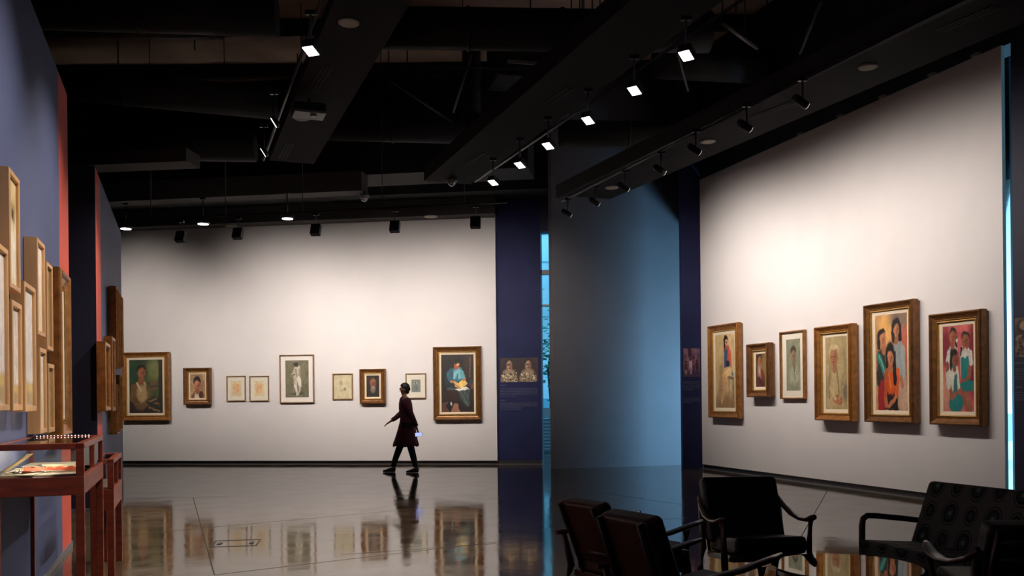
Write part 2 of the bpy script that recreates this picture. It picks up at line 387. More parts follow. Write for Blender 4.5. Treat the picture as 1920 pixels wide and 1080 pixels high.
# ------------------------------------------------------------------ painted pictures
def canvas_obj(w, h, painter, parent, y, seed=0, name='canvas', res=0.006, mx=190):
    nx = int(min(mx, max(30, w / res))); ny = int(min(int(mx * 1.6), max(30, h / res)))
    xs = np.linspace(0, 1, nx); ys = np.linspace(0, 1, ny); X, Y = np.meshgrid(xs, ys)
    rs = np.random.RandomState(seed)
    def smooth_noise(k):
        g = rs.rand(k, k); gx = X * (k - 1.001); gy = Y * (k - 1.001); ix = gx.astype(int); iy = gy.astype(int); fx = gx - ix; fy = gy - iy
        return (g[iy, ix] * (1 - fx) + g[iy, ix + 1] * fx) * (1 - fy) + (g[iy + 1, ix] * (1 - fx) + g[iy + 1, ix + 1] * fx) * fy
    wob = (smooth_noise(16) - 0.5) * 0.03 + (smooth_noise(50) - 0.5) * 0.014, (smooth_noise(16) - 0.5) * 0.03 + (smooth_noise(50) - 0.5) * 0.012
    P = dict(X=X + wob[0], Y=Y + wob[1], asp=h / w, img=np.zeros((ny, nx, 3)), noise=smooth_noise)
    def blend(a, col): P['img'] = P['img'] * (1 - a[..., None]) + np.array(lin(col)) * a[..., None]
    def E(cx, cy, rx, ry, col, soft=0.28, rot=0, al=1.0):
        dx = (P['X'] - cx); dy = (P['Y'] - cy) * P['asp']; ry = ry * P['asp']
        c_, s_ = math.cos(rot), math.sin(rot); a_ = (dx * c_ + dy * s_) / rx; b_ = (-dx * s_ + dy * c_) / ry
        r = np.sqrt(a_ * a_ + b_ * b_); blend(al * np.clip((1 - r) / soft + 0.5, 0, 1), col)
    def L(x0, y0, x1, y1, w0, w1, col, soft=0.4, al=1.0):
        ax, ay, bx, by = x0, y0 * P['asp'], x1, y1 * P['asp']; px, py = P['X'], P['Y'] * P['asp']
        dx, dy = bx - ax, by - ay; tt = np.clip(((px - ax) * dx + (py - ay) * dy) / (dx * dx + dy * dy + 1e-9), 0, 1)
        dd = np.sqrt((px - ax - dx * tt) ** 2 + (py - ay - dy * tt) ** 2); ww = w0 + (w1 - w0) * tt
        blend(al * np.clip((1 - dd / ww) / soft + 0.5, 0, 1), col)
    def G(pts, col, soft=0.012, al=1.0):
        d = np.full(P['X'].shape, 9.0); n = len(pts)
        for i in range(n):   # convex polygon, clockwise as seen on the canvas (y down)
            (x0, y0), (x1, y1) = pts[i], pts[(i + 1) % n]; ex, ey = x1 - x0, y1 - y0; ln = math.hypot(ex, ey)
            d = np.minimum(d, (ex * (P['Y'] - y0) - ey * (P['X'] - x0)) / ln)
        blend(al * np.clip(d / soft + 0.5, 0, 1), col)
    def BG(cols, k=5):
        n1 = smooth_noise(k); n2 = smooth_noise(k * 2)
        P['img'][:] = np.array(lin(cols[0])); blend(np.clip(n1 * 1.6 - 0.3, 0, 1), cols[1])
        if len(cols) > 2: blend(np.clip(n2 * 2 - 0.9, 0, 1), cols[2])
    painter(E, L, G, BG, P, smooth_noise, blend)
    br = 1 + 0.22 * (smooth_noise(34) - 0.5) + 0.28 * (smooth_noise(9) - 0.5)
    img = np.clip(P['img'] * br[..., None], 0, 1)
    verts = np.stack([(X - 0.5) * w, np.zeros_like(X), (0.5 - Y) * h], -1).reshape(-1, 3)
    idx = np.arange(nx * ny).reshape(ny, nx)
    faces = np.stack([idx[:-1, :-1], idx[1:, :-1], idx[1:, 1:], idx[:-1, 1:]], -1).reshape(-1, 4)
    me = bpy.data.meshes.new(name); me.from_pydata(verts.tolist(), [], faces.tolist())
    ca = me.color_attributes.new('paint', 'FLOAT_COLOR', 'POINT')
    rgba = np.concatenate([img.reshape(-1, 3), np.ones((nx * ny, 1))], 1).astype(np.float32).ravel(); ca.data.foreach_set('color', rgba)
    me.materials.append(PAINT); o = bpy.data.objects.new(name, me); C.objects.link(o); o.parent = parent; o.location = (0, y, 0)
    return o

def face(E, L, x, y, r, skin, dark, hair, look=0.0):
    E(x, y, r, r * 0.72, skin); E(x + r * 0.45, y, r * 0.5, r * 0.6, dark, 0.8, al=0.55)
    for s in (-1, 1): E(x + s * r * 0.38 + look * r, y - r * 0.04, r * 0.18, r * 0.06, (40, 22, 18), 0.5, al=0.9)
    L(x + look * r, y, x + look * r * 1.3, y + r * 0.22, r * 0.07, r * 0.12, dark, 0.8)
    E(x + look * r, y + r * 0.40, r * 0.24, r * 0.07, (130, 50, 45), 0.5)
def p_artist(E, L, G, BG, P, nz, blend):
    BG([(50, 66, 40), (88, 98, 52), (38, 48, 34)]); E(0.75, 0.2, 0.2, 0.2, (118, 120, 70), 0.8); E(0.12, 0.3, 0.2, 0.3, (38, 70, 45), 0.8)
    L(0.95, 0.0, 0.95, 0.9, 0.07, 0.07, (48, 44, 30)); G([(0.62, 0.42), (0.85, 0.42), (0.85, 0.56), (0.62, 0.56)], (110, 80, 58)); L(0.62, 0.5, 0.85, 0.5, 0.02, 0.02, (60, 60, 50))
    E(0.3, 0.92, 0.5, 0.2, (52, 38, 32)); E(0.75, 0.9, 0.35, 0.2, (50, 42, 36)); E(0.36, 0.68, 0.27, 0.26, (120, 92, 60)); L(0.14, 0.5, 0.1, 0.75, 0.09, 0.08, (120, 84, 52)); L(0.12, 0.75, 0.45, 0.78, 0.07, 0.05, (110, 76, 50))
    L(0.36, 0.3, 0.36, 0.42, 0.08, 0.1, (135, 82, 55)); E(0.38, 0.64, 0.16, 0.16, (178, 150, 104), 0.3); L(0.24, 0.43, 0.34, 0.58, 0.03, 0.04, (205, 180, 130)); L(0.46, 0.43, 0.48, 0.58, 0.03, 0.03, (180, 150, 105))
    E(0.36, 0.17, 0.14, 0.085, (28, 20, 16)); E(0.37, 0.24, 0.11, 0.095, (150, 88, 60)); face(E, L, 0.38, 0.245, 0.10, (158, 96, 66), (105, 60, 42), (28, 20, 16), 0.1)
    for i in range(5): L(0.52 + i * .08, 0.76 + i * .02, 0.78 + i * .03, 0.68 + i * 0.05, 0.02, 0.025, (150, 118, 84) if i % 2 else (70, 60, 50))
    L(0.6, 0.9, 0.9, 0.97, 0.03, 0.03, (140, 105, 75)); L(0.55, 0.8, 0.8, 0.88, 0.04, 0.04, (45, 55, 50))
def p_young(E, L, G, BG, P, nz, blend):
    BG([(170, 135, 98), (150, 108, 74), (190, 165, 128)]); E(0.5, 0.98, 0.42, 0.28, (120, 76, 52)); G([(0.33, 0.75), (0.62, 0.75), (0.66, 1), (0.28, 1)], (215, 200, 178)); E(0.72, 0.86, 0.16, 0.16, (80, 45, 32), 0.4)
    E(0.47, 0.28, 0.26, 0.2, (32, 18, 14)); L(0.48, 0.5, 0.48, 0.75, 0.13, 0.14, (150, 88, 60)); face(E, L, 0.48, 0.43, 0.21, (182, 110, 76), (120, 66, 46), None, 0.02); E(0.42, 0.36, .1, .1, (225, 165, 120), 0.9, al=0.5)
def p_sheet(tone):
    def f(E, L, G, BG, P, nz, blend):
        BG([(222, 204, 166), (216, 198, 158)]); G([(0.2, 0.18), (0.8, 0.18), (0.8, 0.8), (0.2, 0.8)], tone, 0.02)
        for i in range(9): L(0.27 + 0.02 * (i % 3), 0.27 + i * 0.055, 0.72 - 0.03 * (i % 2), 0.27 + i * 0.055, 0.008, 0.008, (206, 156, 110), al=0.6)
    return f
def p_standing(E, L, G, BG, P, nz, blend):
    BG([(112, 108, 84), (120, 116, 92), (100, 98, 76)]); E(0.5, 0.9, 0.28, 0.03, (80, 76, 60), 0.6)
    L(0.5, 0.22, 0.48, 0.5, 0.14, 0.13, (196, 188, 164)); L(0.38, 0.26, 0.26, 0.42, 0.05, 0.04, (170, 162, 140)); L(0.62, 0.26, 0.6, 0.44, 0.05, 0.05, (150, 142, 122)); L(0.26, 0.42, 0.4, 0.38, .03, .03, (120, 104, 84))
    L(0.45, 0.5, 0.42, 0.7, 0.09, 0.06, (184, 178, 158)); L(0.42, 0.7, 0.50, 0.92, 0.06, 0.035, (206, 200, 182)); L(0.56, 0.48, 0.64, 0.7, 0.09, 0.06, (214, 208, 190)); L(0.64, 0.7, 0.56, 0.9, 0.05, 0.03, (190, 184, 164))
    E(0.46, 0.13, 0.1, 0.055, (96, 74, 56)); E(0.44, 0.1, 0.11, 0.04, (60, 48, 38)); L(0.44, 0.25, .5, .45, 0.03, 0.02, (90, 82, 66), al=0.7)
def p_faint(E, L, G, BG, P, nz, blend):
    BG([(206, 194, 160), (200, 188, 152)])
    for (x, y, r) in ((0.4, 0.35, .12), (.6, .6, .08), (.45, .65, .06)): E(x, y, r, r, (186, 172, 138), 0.6)
    E(0.6, 0.62, 0.05, 0.06, (150, 134, 104)); L(0.35, 0.3, 0.5, 0.42, 0.012, 0.012, (140, 128, 100)); L(0.42, 0.38, 0.38, 0.55, .012, .012, (150, 136, 108))
def p_oldman(E, L, G, BG, P, nz, blend):
    BG([(34, 24, 18), (44, 32, 22), (26, 20, 16)]); E(0.45, 0.95, 0.4, 0.25, (36, 28, 24)); E(0.5, 0.36, 0.27, 0.25, (92, 56, 36)); E(0.5, 0.3, 0.2, 0.14, (150, 92, 58), 0.5); E(0.58, 0.4, 0.1, 0.14, (176, 96, 62), 0.6)
    face(E, L, 0.52, 0.4, 0.2, (138, 82, 54), (76, 42, 30), None); E(0.5, 0.64, 0.19, 0.17, (120, 104, 88), 0.5); E(.54, .56, .12, .05, (150, 136, 118), .5)
def p_small(E, L, G, BG, P, nz, blend):
    BG([(140, 142, 124), (122, 128, 114)]); G([(0.0, 0.0), (1, 0.0), (1, 1.0), (0.0, 1.0)], (120, 130, 124), al=0.7); G([(0.25, 0.15), (0.6, 0.15), (0.6, 0.36), (0.25, 0.36)], (168, 174, 162)); E(0.42, 0.25, 0.1, 0.07, (40, 40, 36))
    L(0.15, 0.8, 0.85, 0.8, 0.02, 0.02, (90, 100, 96)); E(.5, .6, .2, .15, (106, 116, 112), .6)
def p_reader(E, L, G, BG, P, nz, blend):
    BG([(30, 22, 18), (40, 30, 24), (24, 20, 20)]); L(0.85, 0.0, 0.82, 0.45, 0.12, 0.12, (52, 36, 28), 0.8); L(.9, .05, .88, .4, .015, .015, (120, 90, 62), .8)
    E(0.38, 0.45, 0.27, 0.2, (30, 46, 54)); E(0.42, 0.36, 0.24, 0.13, (58, 112, 128)); E(0.52, 0.33, 0.14, 0.1, (120, 190, 200), 0.6); L(0.3, 0.3, 0.28, 0.44, 0.06, 0.07, (56, 96, 112)); L(0.62, 0.3, 0.7, 0.42, 0.06, 0.05, (100, 165, 175)); L(.42, .3, .4, .42, .02, .03, (150, 205, 212)); L(.5, .34, .48, .44, .015, .02, (60, 110, 125))
    E(0.48, 0.14, 0.09, 0.045, (16, 12, 12)); E(0.47, 0.195, 0.085, 0.055, (170, 96, 58)); E(0.51, 0.165, 0.055, 0.025, (236, 180, 110)); E(0.45, .21, .04, .03, (190, 90, 60)); L(.44, .15, .56, .15, .012, .012, (60, 20, 14))
    L(0.2, 0.6, 0.85, 0.62, 0.04, 0.03, (70, 78, 72)); G([(0.0, 0.62), (1, 0.64), (1, 0.8), (0, 0.8)], (46, 28, 20)); G([(0.5, 0.62), (0.86, 0.62), (0.88, 0.86), (0.8, 0.92), (0.62, 0.8)], (58, 74, 72)); L(.6, .66, .82, .9, .01, .01, (110, 124, 112)); L(.7, .64, .84, .78, .01, .01, (96, 112, 96))
    G([(0.43, 0.60), (0.75, 0.55), (0.86, 0.6), (0.55, 0.64)], (236, 232, 216)); G([(0.36, 0.47), (0.53, 0.5), (0.62, 0.58), (0.45, 0.57)], (226, 184, 104)); G([(0.53, 0.5), (0.68, 0.42), (0.8, 0.5), (0.62, 0.59)], (244, 206, 118)); L(.38, .5, .6, .6, .012, .012, (170, 90, 40))
    E(0.31, 0.47, 0.05, 0.025, (196, 120, 84)); E(0.71, 0.43, 0.045, 0.03, (190, 110, 76)); E(.92, .5, .08, .06, (50, 62, 70), .6); E(.95, .55, .05, .04, (120, 60, 40), .6)
    G([(0.3, 1.0), (0.38, 0.84), (0.5, 0.86), (0.57, 1.0)], (160, 110, 86)); G([(0.0, 0.84), (0.2, 0.82), (0.25, 1), (0, 1)], (96, 62, 50)); E(0.25, 0.9, 0.1, 0.07, (18, 16, 18)); E(.3, .86, .03, .03, (200, 200, 205))
def p_seated(E, L, G, BG, P, nz, blend):
    BG([(202, 172, 120), (214, 190, 142), (188, 158, 106)]); E(0.5, 0.95, 0.7, 0.15, (150, 118, 78), 0.9); L(0.3, .45, .3, .8, .1, .14, (170, 138, 92), .9)
    G([(0.62, 0.58), (0.95, 0.58), (0.95, 0.62), (0.62, 0.62)], (120, 100, 84)); L(0.9, 0.6, 0.93, 0.86, 0.025, 0.02, (110, 100, 96)); L(0.7, .6, .72, .82, .03, .03, (160, 128, 90))
    E(0.55, 0.07, 0.13, 0.06, (30, 20, 18)); L(0.5, 0.07, 0.48, 0.24, 0.06, 0.04, (26, 18, 18)); E(0.6, 0.11, 0.09, 0.05, (214, 150, 112)); E(.58, .1, .04, .01, (70, 40, 34)); L(0.62, 0.15, 0.62, 0.2, .05, .07, (206, 140, 104))
    L(0.62, 0.22, 0.64, 0.38, 0.14, 0.13, (186, 86, 62)); L(0.56, 0.24, 0.52, 0.42, 0.08, 0.07, (62, 84, 120)); L(0.76, 0.24, 0.8, 0.48, 0.06, 0.05, (206, 96, 66)); E(0.64, 0.4, 0.1, 0.05, (40, 36, 58)); L(0.75, .44, .88, .54, .05, .05, (74, 120, 140))
    L(0.72, 0.5, 0.45, 0.57, 0.13, 0.1, (226, 192, 128)); L(0.46, 0.58, 0.42, 0.8, 0.08, 0.05, (208, 156, 112)); L(0.42, 0.8, 0.3, 0.92, 0.045, 0.04, (206, 160, 120)); L(0.36, 0.6, 0.32, 0.86, 0.06, 0.04, (190, 140, 100)); L(.5, .47, .62, .47, .04, .04, (216, 160, 118))
def p_boy(E, L, G, BG, P, nz, blend):
    BG([(84, 60, 34), (110, 84, 50), (50, 34, 24)]); E(0.85, 0.4, 0.25, 0.4, (140, 112, 66), 0.9); E(0.45, 0.8, 0.45, 0.35, (96, 48, 40)); L(0.4, 0.4, 0.42, 0.72, 0.24, 0.22, (158, 120, 104)); L(.6, .5, .7, .8, .1, .12, (120, 50, 44)); L(.3, .75, .75, .95, .14, .12, (70, 40, 42))
    E(0.42, 0.11, 0.24, 0.1, (24, 20, 26)); face(E, L, 0.42, 0.2, 0.18, (172, 104, 70), (100, 56, 40), None); E(.35, .5, .08, .12, (190, 160, 140), .7)
def p_sketch(E, L, G, BG, P, nz, blend):
    BG([(136, 138, 112), (128, 130, 106), (144, 146, 120)]); E(0.55, 0.72, 0.36, 0.16, (160, 160, 134), 0.7); E(0.55, 0.62, 0.3, 0.1, (150, 152, 128), .6); L(0.55, 0.55, 0.58, 0.78, 0.03, 0.02, (92, 94, 78)); L(.4, .56, .56, .68, .02, .02, (176, 178, 150)); L(.72, .55, .6, .7, .02, .02, (176, 178, 150))
    E(0.48, 0.22, 0.21, 0.085, (70, 60, 48)); face(E, L, 0.49, 0.34, 0.17, (150, 118, 90), (104, 84, 66), None); L(.5, .46, .54, .56, .09, .1, (134, 112, 86))
def p_elder(E, L, G, BG, P, nz, blend):
    BG([(166, 146, 102), (178, 158, 112), (152, 132, 92)]); E(0.85, 0.75, 0.3, 0.12, (120, 106, 82), 0.8); G([(0.3, 0.42), (0.6, 0.38), (0.85, 0.95), (0.05, 1.0)], (182, 160, 116), 0.1); L(0.5, 0.4, 0.66, 0.9, 0.03, 0.03, (140, 118, 82), .6); L(.2, .5, .15, .85, .03, .03, (140, 118, 84), .6)
    E(0.38, 0.2, 0.24, 0.10, (196, 172, 128)); E(0.4, 0.27, 0.18, 0.12, (170, 112, 76)); face(E, L, 0.38, 0.28, 0.17, (180, 122, 86), (126, 82, 56), None, -0.1); L(0.28, .15, .52, .15, .05, .05, (206, 184, 140)); L(0.42, 0.38, 0.4, 0.46, 0.08, 0.09, (160, 104, 72))
    E(0.55, 0.86, 0.22, 0.06, (150, 92, 66)); E(0.48, 0.88, 0.1, 0.05, (176, 112, 80)); E(.66, .9, .12, .04, (170, 106, 74)); L(.2, .7, .45, .86, .05, .05, (190, 168, 124)); L(.8, .68, .62, .85, .05, .05, (168, 146, 104))
def p_three_women(E, L, G, BG, P, nz, blend):
    BG([(176, 128, 88), (196, 140, 92), (140, 104, 86)]); E(0.35, 0.12, 0.3, 0.18, (224, 170, 96), 0.9); E(0.95, 0.3, 0.2, 0.25, (190, 100, 76), 0.9); E(0.75, 0.05, .3, .1, (130, 108, 92), .9); E(.9, .85, .25, .2, (196, 160, 132), .8)
    # standing at the back
    L(0.72, 0.36, 0.78, 0.62, 0.17, 0.16, (150, 158, 156)); L(0.86, 0.36, 0.88, 0.66, 0.06, 0.05, (164, 172, 168)); E(0.66, 0.12, 0.13, 0.08, (26, 18, 18)); L(0.57, 0.12, 0.57, 0.28, 0.06, 0.05, (24, 16, 16)); L(0.76, 0.12, 0.77, 0.27, 0.05, 0.06, (24, 16, 16)); L(.66, .22, .66, .28, .05, .07, (160, 100, 70)); face(E, L, 0.66, 0.165, 0.09, (194, 128, 90), (130, 80, 58), None); L(.8, .66, .84, .76, .05, .04, (176, 110, 78))
    # left
    L(0.18, 0.42, 0.2, 0.66, 0.14, 0.14, (44, 44, 44)); L(0.1, 0.42, 0.3, 0.62, 0.07, 0.07, (28, 130, 116)); L(0.3, 0.6, 0.32, 0.75, 0.05, 0.04, (36, 110, 104)); L(.12, .42, .33, .64, .012, .012, (150, 190, 176)); G([(0.08, 0.7), (0.32, 0.66), (0.33, 1), (0.06, 1)], (150, 30, 34)); L(.1, .6, .1, .72, .07, .06, (40, 36, 34))
    E(0.2, 0.2, 0.12, 0.07, (26, 18, 16)); L(0.12, 0.2, 0.1, 0.34, 0.06, 0.05, (26, 18, 18)); L(.25, .3, .28, .38, .06, .08, (170, 106, 74)); face(E, L, 0.24, 0.25, 0.095, (206, 138, 96), (140, 84, 60), None)
    # seated in front
    G([(0.3, 0.76), (0.68, 0.76), (0.72, 1.0), (0.28, 1.0)], (22, 18, 20)); L(0.5, 0.6, 0.48, 0.78, 0.17, 0.13, (206, 84, 30)); L(0.34, 0.62, 0.3, 0.88, 0.06, 0.05, (186, 84, 40)); L(0.7, 0.6, 0.66, 0.84, 0.07, 0.06, (210, 92, 40)); L(0.64, 0.86, 0.42, 0.96, 0.05, 0.04, (190, 112, 76)); L(.32, .88, .34, .96, .05, .05, (180, 100, 66)); L(.42, .62, .48, .76, .01, .02, (236, 130, 60))
    E(0.47, 0.38, 0.14, 0.08, (18, 14, 16)); L(0.38, 0.4, 0.37, 0.54, 0.06, 0.04, (18, 14, 16)); L(0.58, 0.4, 0.62, 0.72, 0.07, 0.05, (20, 14, 16)); L(.48, .5, .48, .58, .06, .08, (180, 106, 72)); face(E, L, 0.48, 0.45, 0.10, (206, 134, 92), (136, 80, 56), None)
def p_three_girls(E, L, G, BG, P, nz, blend):
    BG([(190, 84, 84), (206, 104, 96), (164, 52, 62)]); E(0.1, 0.25, 0.15, 0.25, (130, 30, 48), 0.8); E(0.95, 0.35, 0.12, 0.4, (120, 24, 36), 0.8); E(.1, .8, .15, .25, (206, 140, 118), .9); E(.9, .68, .2, .06, (90, 20, 30), .7)
    # back left
    L(0.32, 0.3, 0.3, 0.6, 0.15, 0.14, (206, 204, 190)); G([(0.22, 0.27), (0.44, 0.27), (0.46, 0.6), (0.22, 0.6)], (24, 124, 118)); L(0.2, 0.3, 0.16, 0.42, 0.06, 0.06, (208, 204, 192)); L(0.16, 0.44, 0.16, 0.62, 0.045, 0.04, (128, 70, 50)); E(0.34, 0.07, 0.11, 0.06, (26, 18, 18)); L(0.43, 0.14, 0.44, 0.24, 0.035, 0.03, (26, 18, 18)); E(0.46, 0.17, 0.03, 0.02, (226, 226, 220)); face(E, L, 0.33, 0.125, 0.1, (172, 104, 70), (118, 66, 46), None); L(.32, .2, .33, .25, .05, .06, (150, 88, 60))
    # right
    L(0.74, 0.36, 0.74, 0.55, 0.18, 0.15, (206, 204, 190)); G([(0.6, 0.38), (0.84, 0.36), (0.86, 0.62), (0.6, 0.62)], (22, 122, 120)); G([(.68, .3), (.78, .3), (.76, .38), (.7, .38)], (210, 206, 192)); E(0.77, 0.7, 0.25, 0.07, (24, 122, 116)); L(0.9, 0.42, 0.84, 0.6, 0.05, 0.045, (150, 88, 60)); L(0.84, 0.6, 0.62, 0.65, 0.04, 0.04, (146, 84, 58)); L(.9, .32, .92, .44, .05, .05, (212, 208, 196)); E(0.75, 0.13, 0.13, 0.06, (28, 20, 20)); face(E, L, 0.75, 0.19, 0.11, (160, 94, 62), (112, 62, 44), None); E(0.63, 0.26, 0.03, 0.02, (230, 230, 226)); E(0.84, 0.28, 0.03, 0.02, (230, 230, 226)); L(.62, .26, .58, .36, .03, .02, (24, 18, 18))
    # front
    L(0.62, 0.84, 0.86, 0.98, 0.08, 0.06, (150, 88, 66)); L(0.72, 0.8, 0.9, 0.96, 0.07, 0.06, (160, 96, 72)); E(0.42, 0.9, 0.24, 0.13, (22, 120, 116)); G([(0.2, 0.5), (0.5, 0.48), (0.56, 0.74), (0.2, 0.78)], (204, 200, 184)); G([(0.38, 0.56), (0.46, 0.56), (0.48, 0.78), (0.32, 0.78)], (54, 104, 102)); L(0.22, 0.72, 0.3, 0.84, 0.06, 0.05, (146, 84, 60)); L(0.3, 0.84, 0.58, 0.74, 0.05, 0.04, (156, 92, 66)); L(.16, .56, .18, .72, .07, .07, (204, 200, 186))
    E(0.36, 0.33, 0.13, 0.065, (22, 16, 18)); L(0.29, 0.35, 0.27, 0.46, 0.05, 0.04, (22, 16, 18)); E(0.27, .49, .025, .03, (20, 20, 24)); face(E, L, 0.41, 0.41, 0.1, (140, 82, 56), (96, 54, 40), None, 0.2); L(.38, .47, .38, .51, .05, .06, (130, 76, 52))
def p_landscape(seed):
    def f(E, L, G, BG, P, nz, blend):
        BG([(216, 208, 200), (226, 216, 208), (206, 200, 196)]); G([(0, 0.8), (1, 0.8), (1, 1), (0, 1)], (176, 152, 110), 0.06); E(0.6, 0.84, 0.4, 0.04, (204, 176, 110), 0.6)
    return f
def p_washdraw(E, L, G, BG, P, nz, blend):
    BG([(206, 178, 120), (220, 204, 160), (190, 162, 104)]); G([(0, 0.45), (1, 0.45), (1, 1), (0, 1)], (236, 226, 206), 0.3); G([(0.2, 0.2), (0.9, 0.24), (0.9, 0.4), (0.2, 0.36)], (128, 104, 68), 0.03, al=0.6); E(0.6, 0.32, 0.1, 0.05, (70, 54, 38))
def p_pale(E, L, G, BG, P, nz, blend):
    BG([(232, 218, 204), (226, 212, 190)]); G([(0.0, 0.55), (1, 0.55), (1, 1), (0, 1)], (206, 190, 150), 0.5, al=0.6)
def p_ochre(E, L, G, BG, P, nz, blend):
    BG([(150, 120, 70), (170, 142, 90), (120, 96, 56)]); L(.4, .3, .5, .9, .1, .14, (110, 82, 48)); E(.5, .25, .14, .1, (170, 120, 80))
def p_men(E, L, G, BG, P, nz, blend):
    BG([(44, 22, 22), (54, 28, 26), (34, 18, 20)])
    for cx, s in ((0.24, 1), (0.74, 1)):
        E(cx - 0.01, 0.9, 0.22, 0.45, (150, 128, 100)); 
        for i in range(46):
            q = random.Random(i * 7 + int(cx * 100)); E(cx + q.uniform(-.2, .2), q.uniform(.6, 1), 0.014, 0.03, (40, 26, 20) if i % 2 else (214, 196, 164), 0.5)
        E(cx, 0.18, 0.1, 0.16, (22, 14, 14)); E(cx, 0.32, 0.075, 0.2, (176, 136, 110)); E(cx - .02, .28, .05, .03, (50, 30, 26), .6); E(cx, .42, .03, .03, (90, 50, 44), .6); E(cx + .04, .32, .04, .15, (96, 66, 52), .8, al=.7)
def p_group(E, L, G, BG, P, nz, blend):
    BG([(120, 84, 104), (150, 110, 124), (90, 60, 84)]); L(0.35, 0.0, 0.4, 0.25, 0.1, 0.12, (60, 32, 56)); G([(0, .8), (1, .8), (1, 1), (0, 1)], (60, 40, 66), .05)
    for x, y, c in ((0.15, 0.5, (70, 36, 52)), (0.45, 0.4, (196, 168, 176)), (0.62, 0.35, (120, 70, 84)), (0.82, 0.45, (58, 26, 44))):
        L(x, y + 0.08, x, y + 0.3, 0.1, 0.1, c); L(x, y + .3, x, .9, .07, .05, (150, 120, 130) if x < .5 else (64, 36, 60)); E(x, y, 0.06, 0.06, (110, 60, 66)); E(x, y - .03, .07, .04, (34, 18, 34))
def p_near(E, L, G, BG, P, nz, blend):
    BG([(44, 32, 28), (110, 88, 76), (30, 24, 24)]); 
    for i in range(40):
        q = random.Random(i); E(q.random(), q.uniform(.4, 1), .06, .04, (36, 26, 24) if i % 2 else (124, 104, 92), .5)
    E(.4, .2, .2, .12, (140, 116, 100))

STYLES = {
 'gilt': (0.115, 0.10, [(0, 0), (0, -0.075), (0.006, -0.088), (0.020, -0.098), (0.034, -0.090), (0.050, -0.074), (0.072, -0.062), (0.090, -0.056), (0.100, -0.06), (0.112, -0.05), (0.115, -0.035), (0.115, 0)], GILT),
 'dark': (0.105, 0.10, [(0, 0), (0, -0.08), (0.008, -0.094), (0.024, -0.098), (0.040, -0.084), (0.058, -0.068), (0.078, -0.060), (0.092, -0.064), (0.102, -0.052), (0.105, -0.035), (0.105, 0)], GILTD),
 'thin': (0.022, 0.035, [(0, 0), (0, -0.035), (0.004, -0.038), (0.016, -0.038), (0.022, -0.03), (0.022, 0)], THINOAK),
 'oak': (0.03, 0.065, [(0, 0), (0, -0.062), (0.003, -0.065), (0.027, -0.065), (0.03, -0.06), (0.03, 0)], OAK),
}
def picture(name, P, u1, u2, vt, vb, style, liner, painter, label, group=None, catname='picture', mat_w=0, mm=None, fw=None, depth=None, seed=0, glass=False, res=0.006, sc_=1.0, edge=True):
    fwid, dep, prof, m = STYLES[style]
    if fw: k = fw / fwid; prof = [(i * k, y) for i, y in prof]; fwid = fw
    if depth: k = depth / dep; prof = [(i, y * k) for i, y in prof]; dep = depth
    so = 0.03 if style in ('gilt', 'dark') else 0.004
    s1, ht = P.hit(u1, vt, dep + so); _, hb = P.hit(u1, vb, dep + so); s2, _ = P.hit(u2, (vt + vb) / 2, dep + so)
    w, h = abs(s2 - s1), ht - hb; so = 0.03 if style in ('gilt', 'dark') else 0.004
    c = P.pt((s1 + s2) / 2, so, (ht + hb) / 2)
    t = thing(name, c, P.rot, label, catname, group)
    MB().ring(w, h, prof).build('frame', m if mm is None else mm, t)
    iw, ih = w - 2 * fwid, h - 2 * fwid
    if edge and style in ('gilt', 'dark'):
        e = 0.016; MB().ring(iw + 0.002, ih + 0.002, [(0, -dep * .34), (0, -dep * .58), (e * .6, -dep * .62), (e, -dep * .5), (e, -dep * .34)]).build('gold_slip', GOLDR, t); iw -= 2 * e; ih -= 2 * e
    y0 = -(0.85 if style == 'oak' else 0.5 if (style == 'gilt' and P is PL) else 0.35) * dep
    if liner:
        MB().ring(iw, ih, [(0, y0 + 0.012), (0, y0), (0.004, y0 - 0.004), (liner - 0.004, y0 + 0.002), (liner, y0 + 0.006), (liner, y0 + 0.012)]).build('liner', LINER, t); iw -= 2 * liner; ih -= 2 * liner
    if mat_w:
        mwx, mwz, mo = (mat_w if isinstance(mat_w, tuple) else (mat_w, mat_w, MATB))
        b = MB(); x, z = iw / 2, ih / 2
        o_ = [(-x, y0, -z), (x, y0, -z), (x, y0, z), (-x, y0, z)]; i_ = [(-x + mwx, y0, -z + mwz), (x - mwx, y0, -z + mwz), (x - mwx, y0, z - mwz), (-x + mwx, y0, z - mwz)]
        k_ = [(p[0], y0 + 0.004, p[2]) for p in i_]
        b._new(o_ + i_ + k_, [(q, (q + 1) % 4, (q + 1) % 4 + 4, q + 4) for q in range(4)] + [(q + 4, (q + 1) % 4 + 4, (q + 1) % 4 + 8, q + 8) for q in range(4)])
        b.build('mat_board', mo, t); iw -= 2 * mwx; ih -= 2 * mwz
    canvas_obj(iw, ih, painter, t, y0 + 0.006, seed=seed, res=res)
    if glass: MB().box(-w / 2 + fwid - .003, w / 2 - fwid + .003, y0 - 0.008, y0 - 0.006, -h / 2 + fwid - .003, h / 2 - fwid + .003).build('glazing', GLASS, t)
    MB().box(-w / 2 + 0.006, w / 2 - 0.006, -0.004, so - 0.001, -h / 2 + 0.02, h / 2 - 0.02).build('backing_board', THINOAK, t)
    return t
picture('framed_painting', PB, 225.5, 315, 661, 789, 'gilt', 0.05, p_artist, 'large gilt-framed green portrait of a man in white singlet, left end of back wall', seed=1, fw=0.10)
picture('framed_painting', PB, 342, 393, 690, 759, 'gilt', 0.03, p_young, 'small gilt-framed head portrait of a smiling dark-haired youth on the back wall', seed=2, fw=0.095, mm=GILTD)
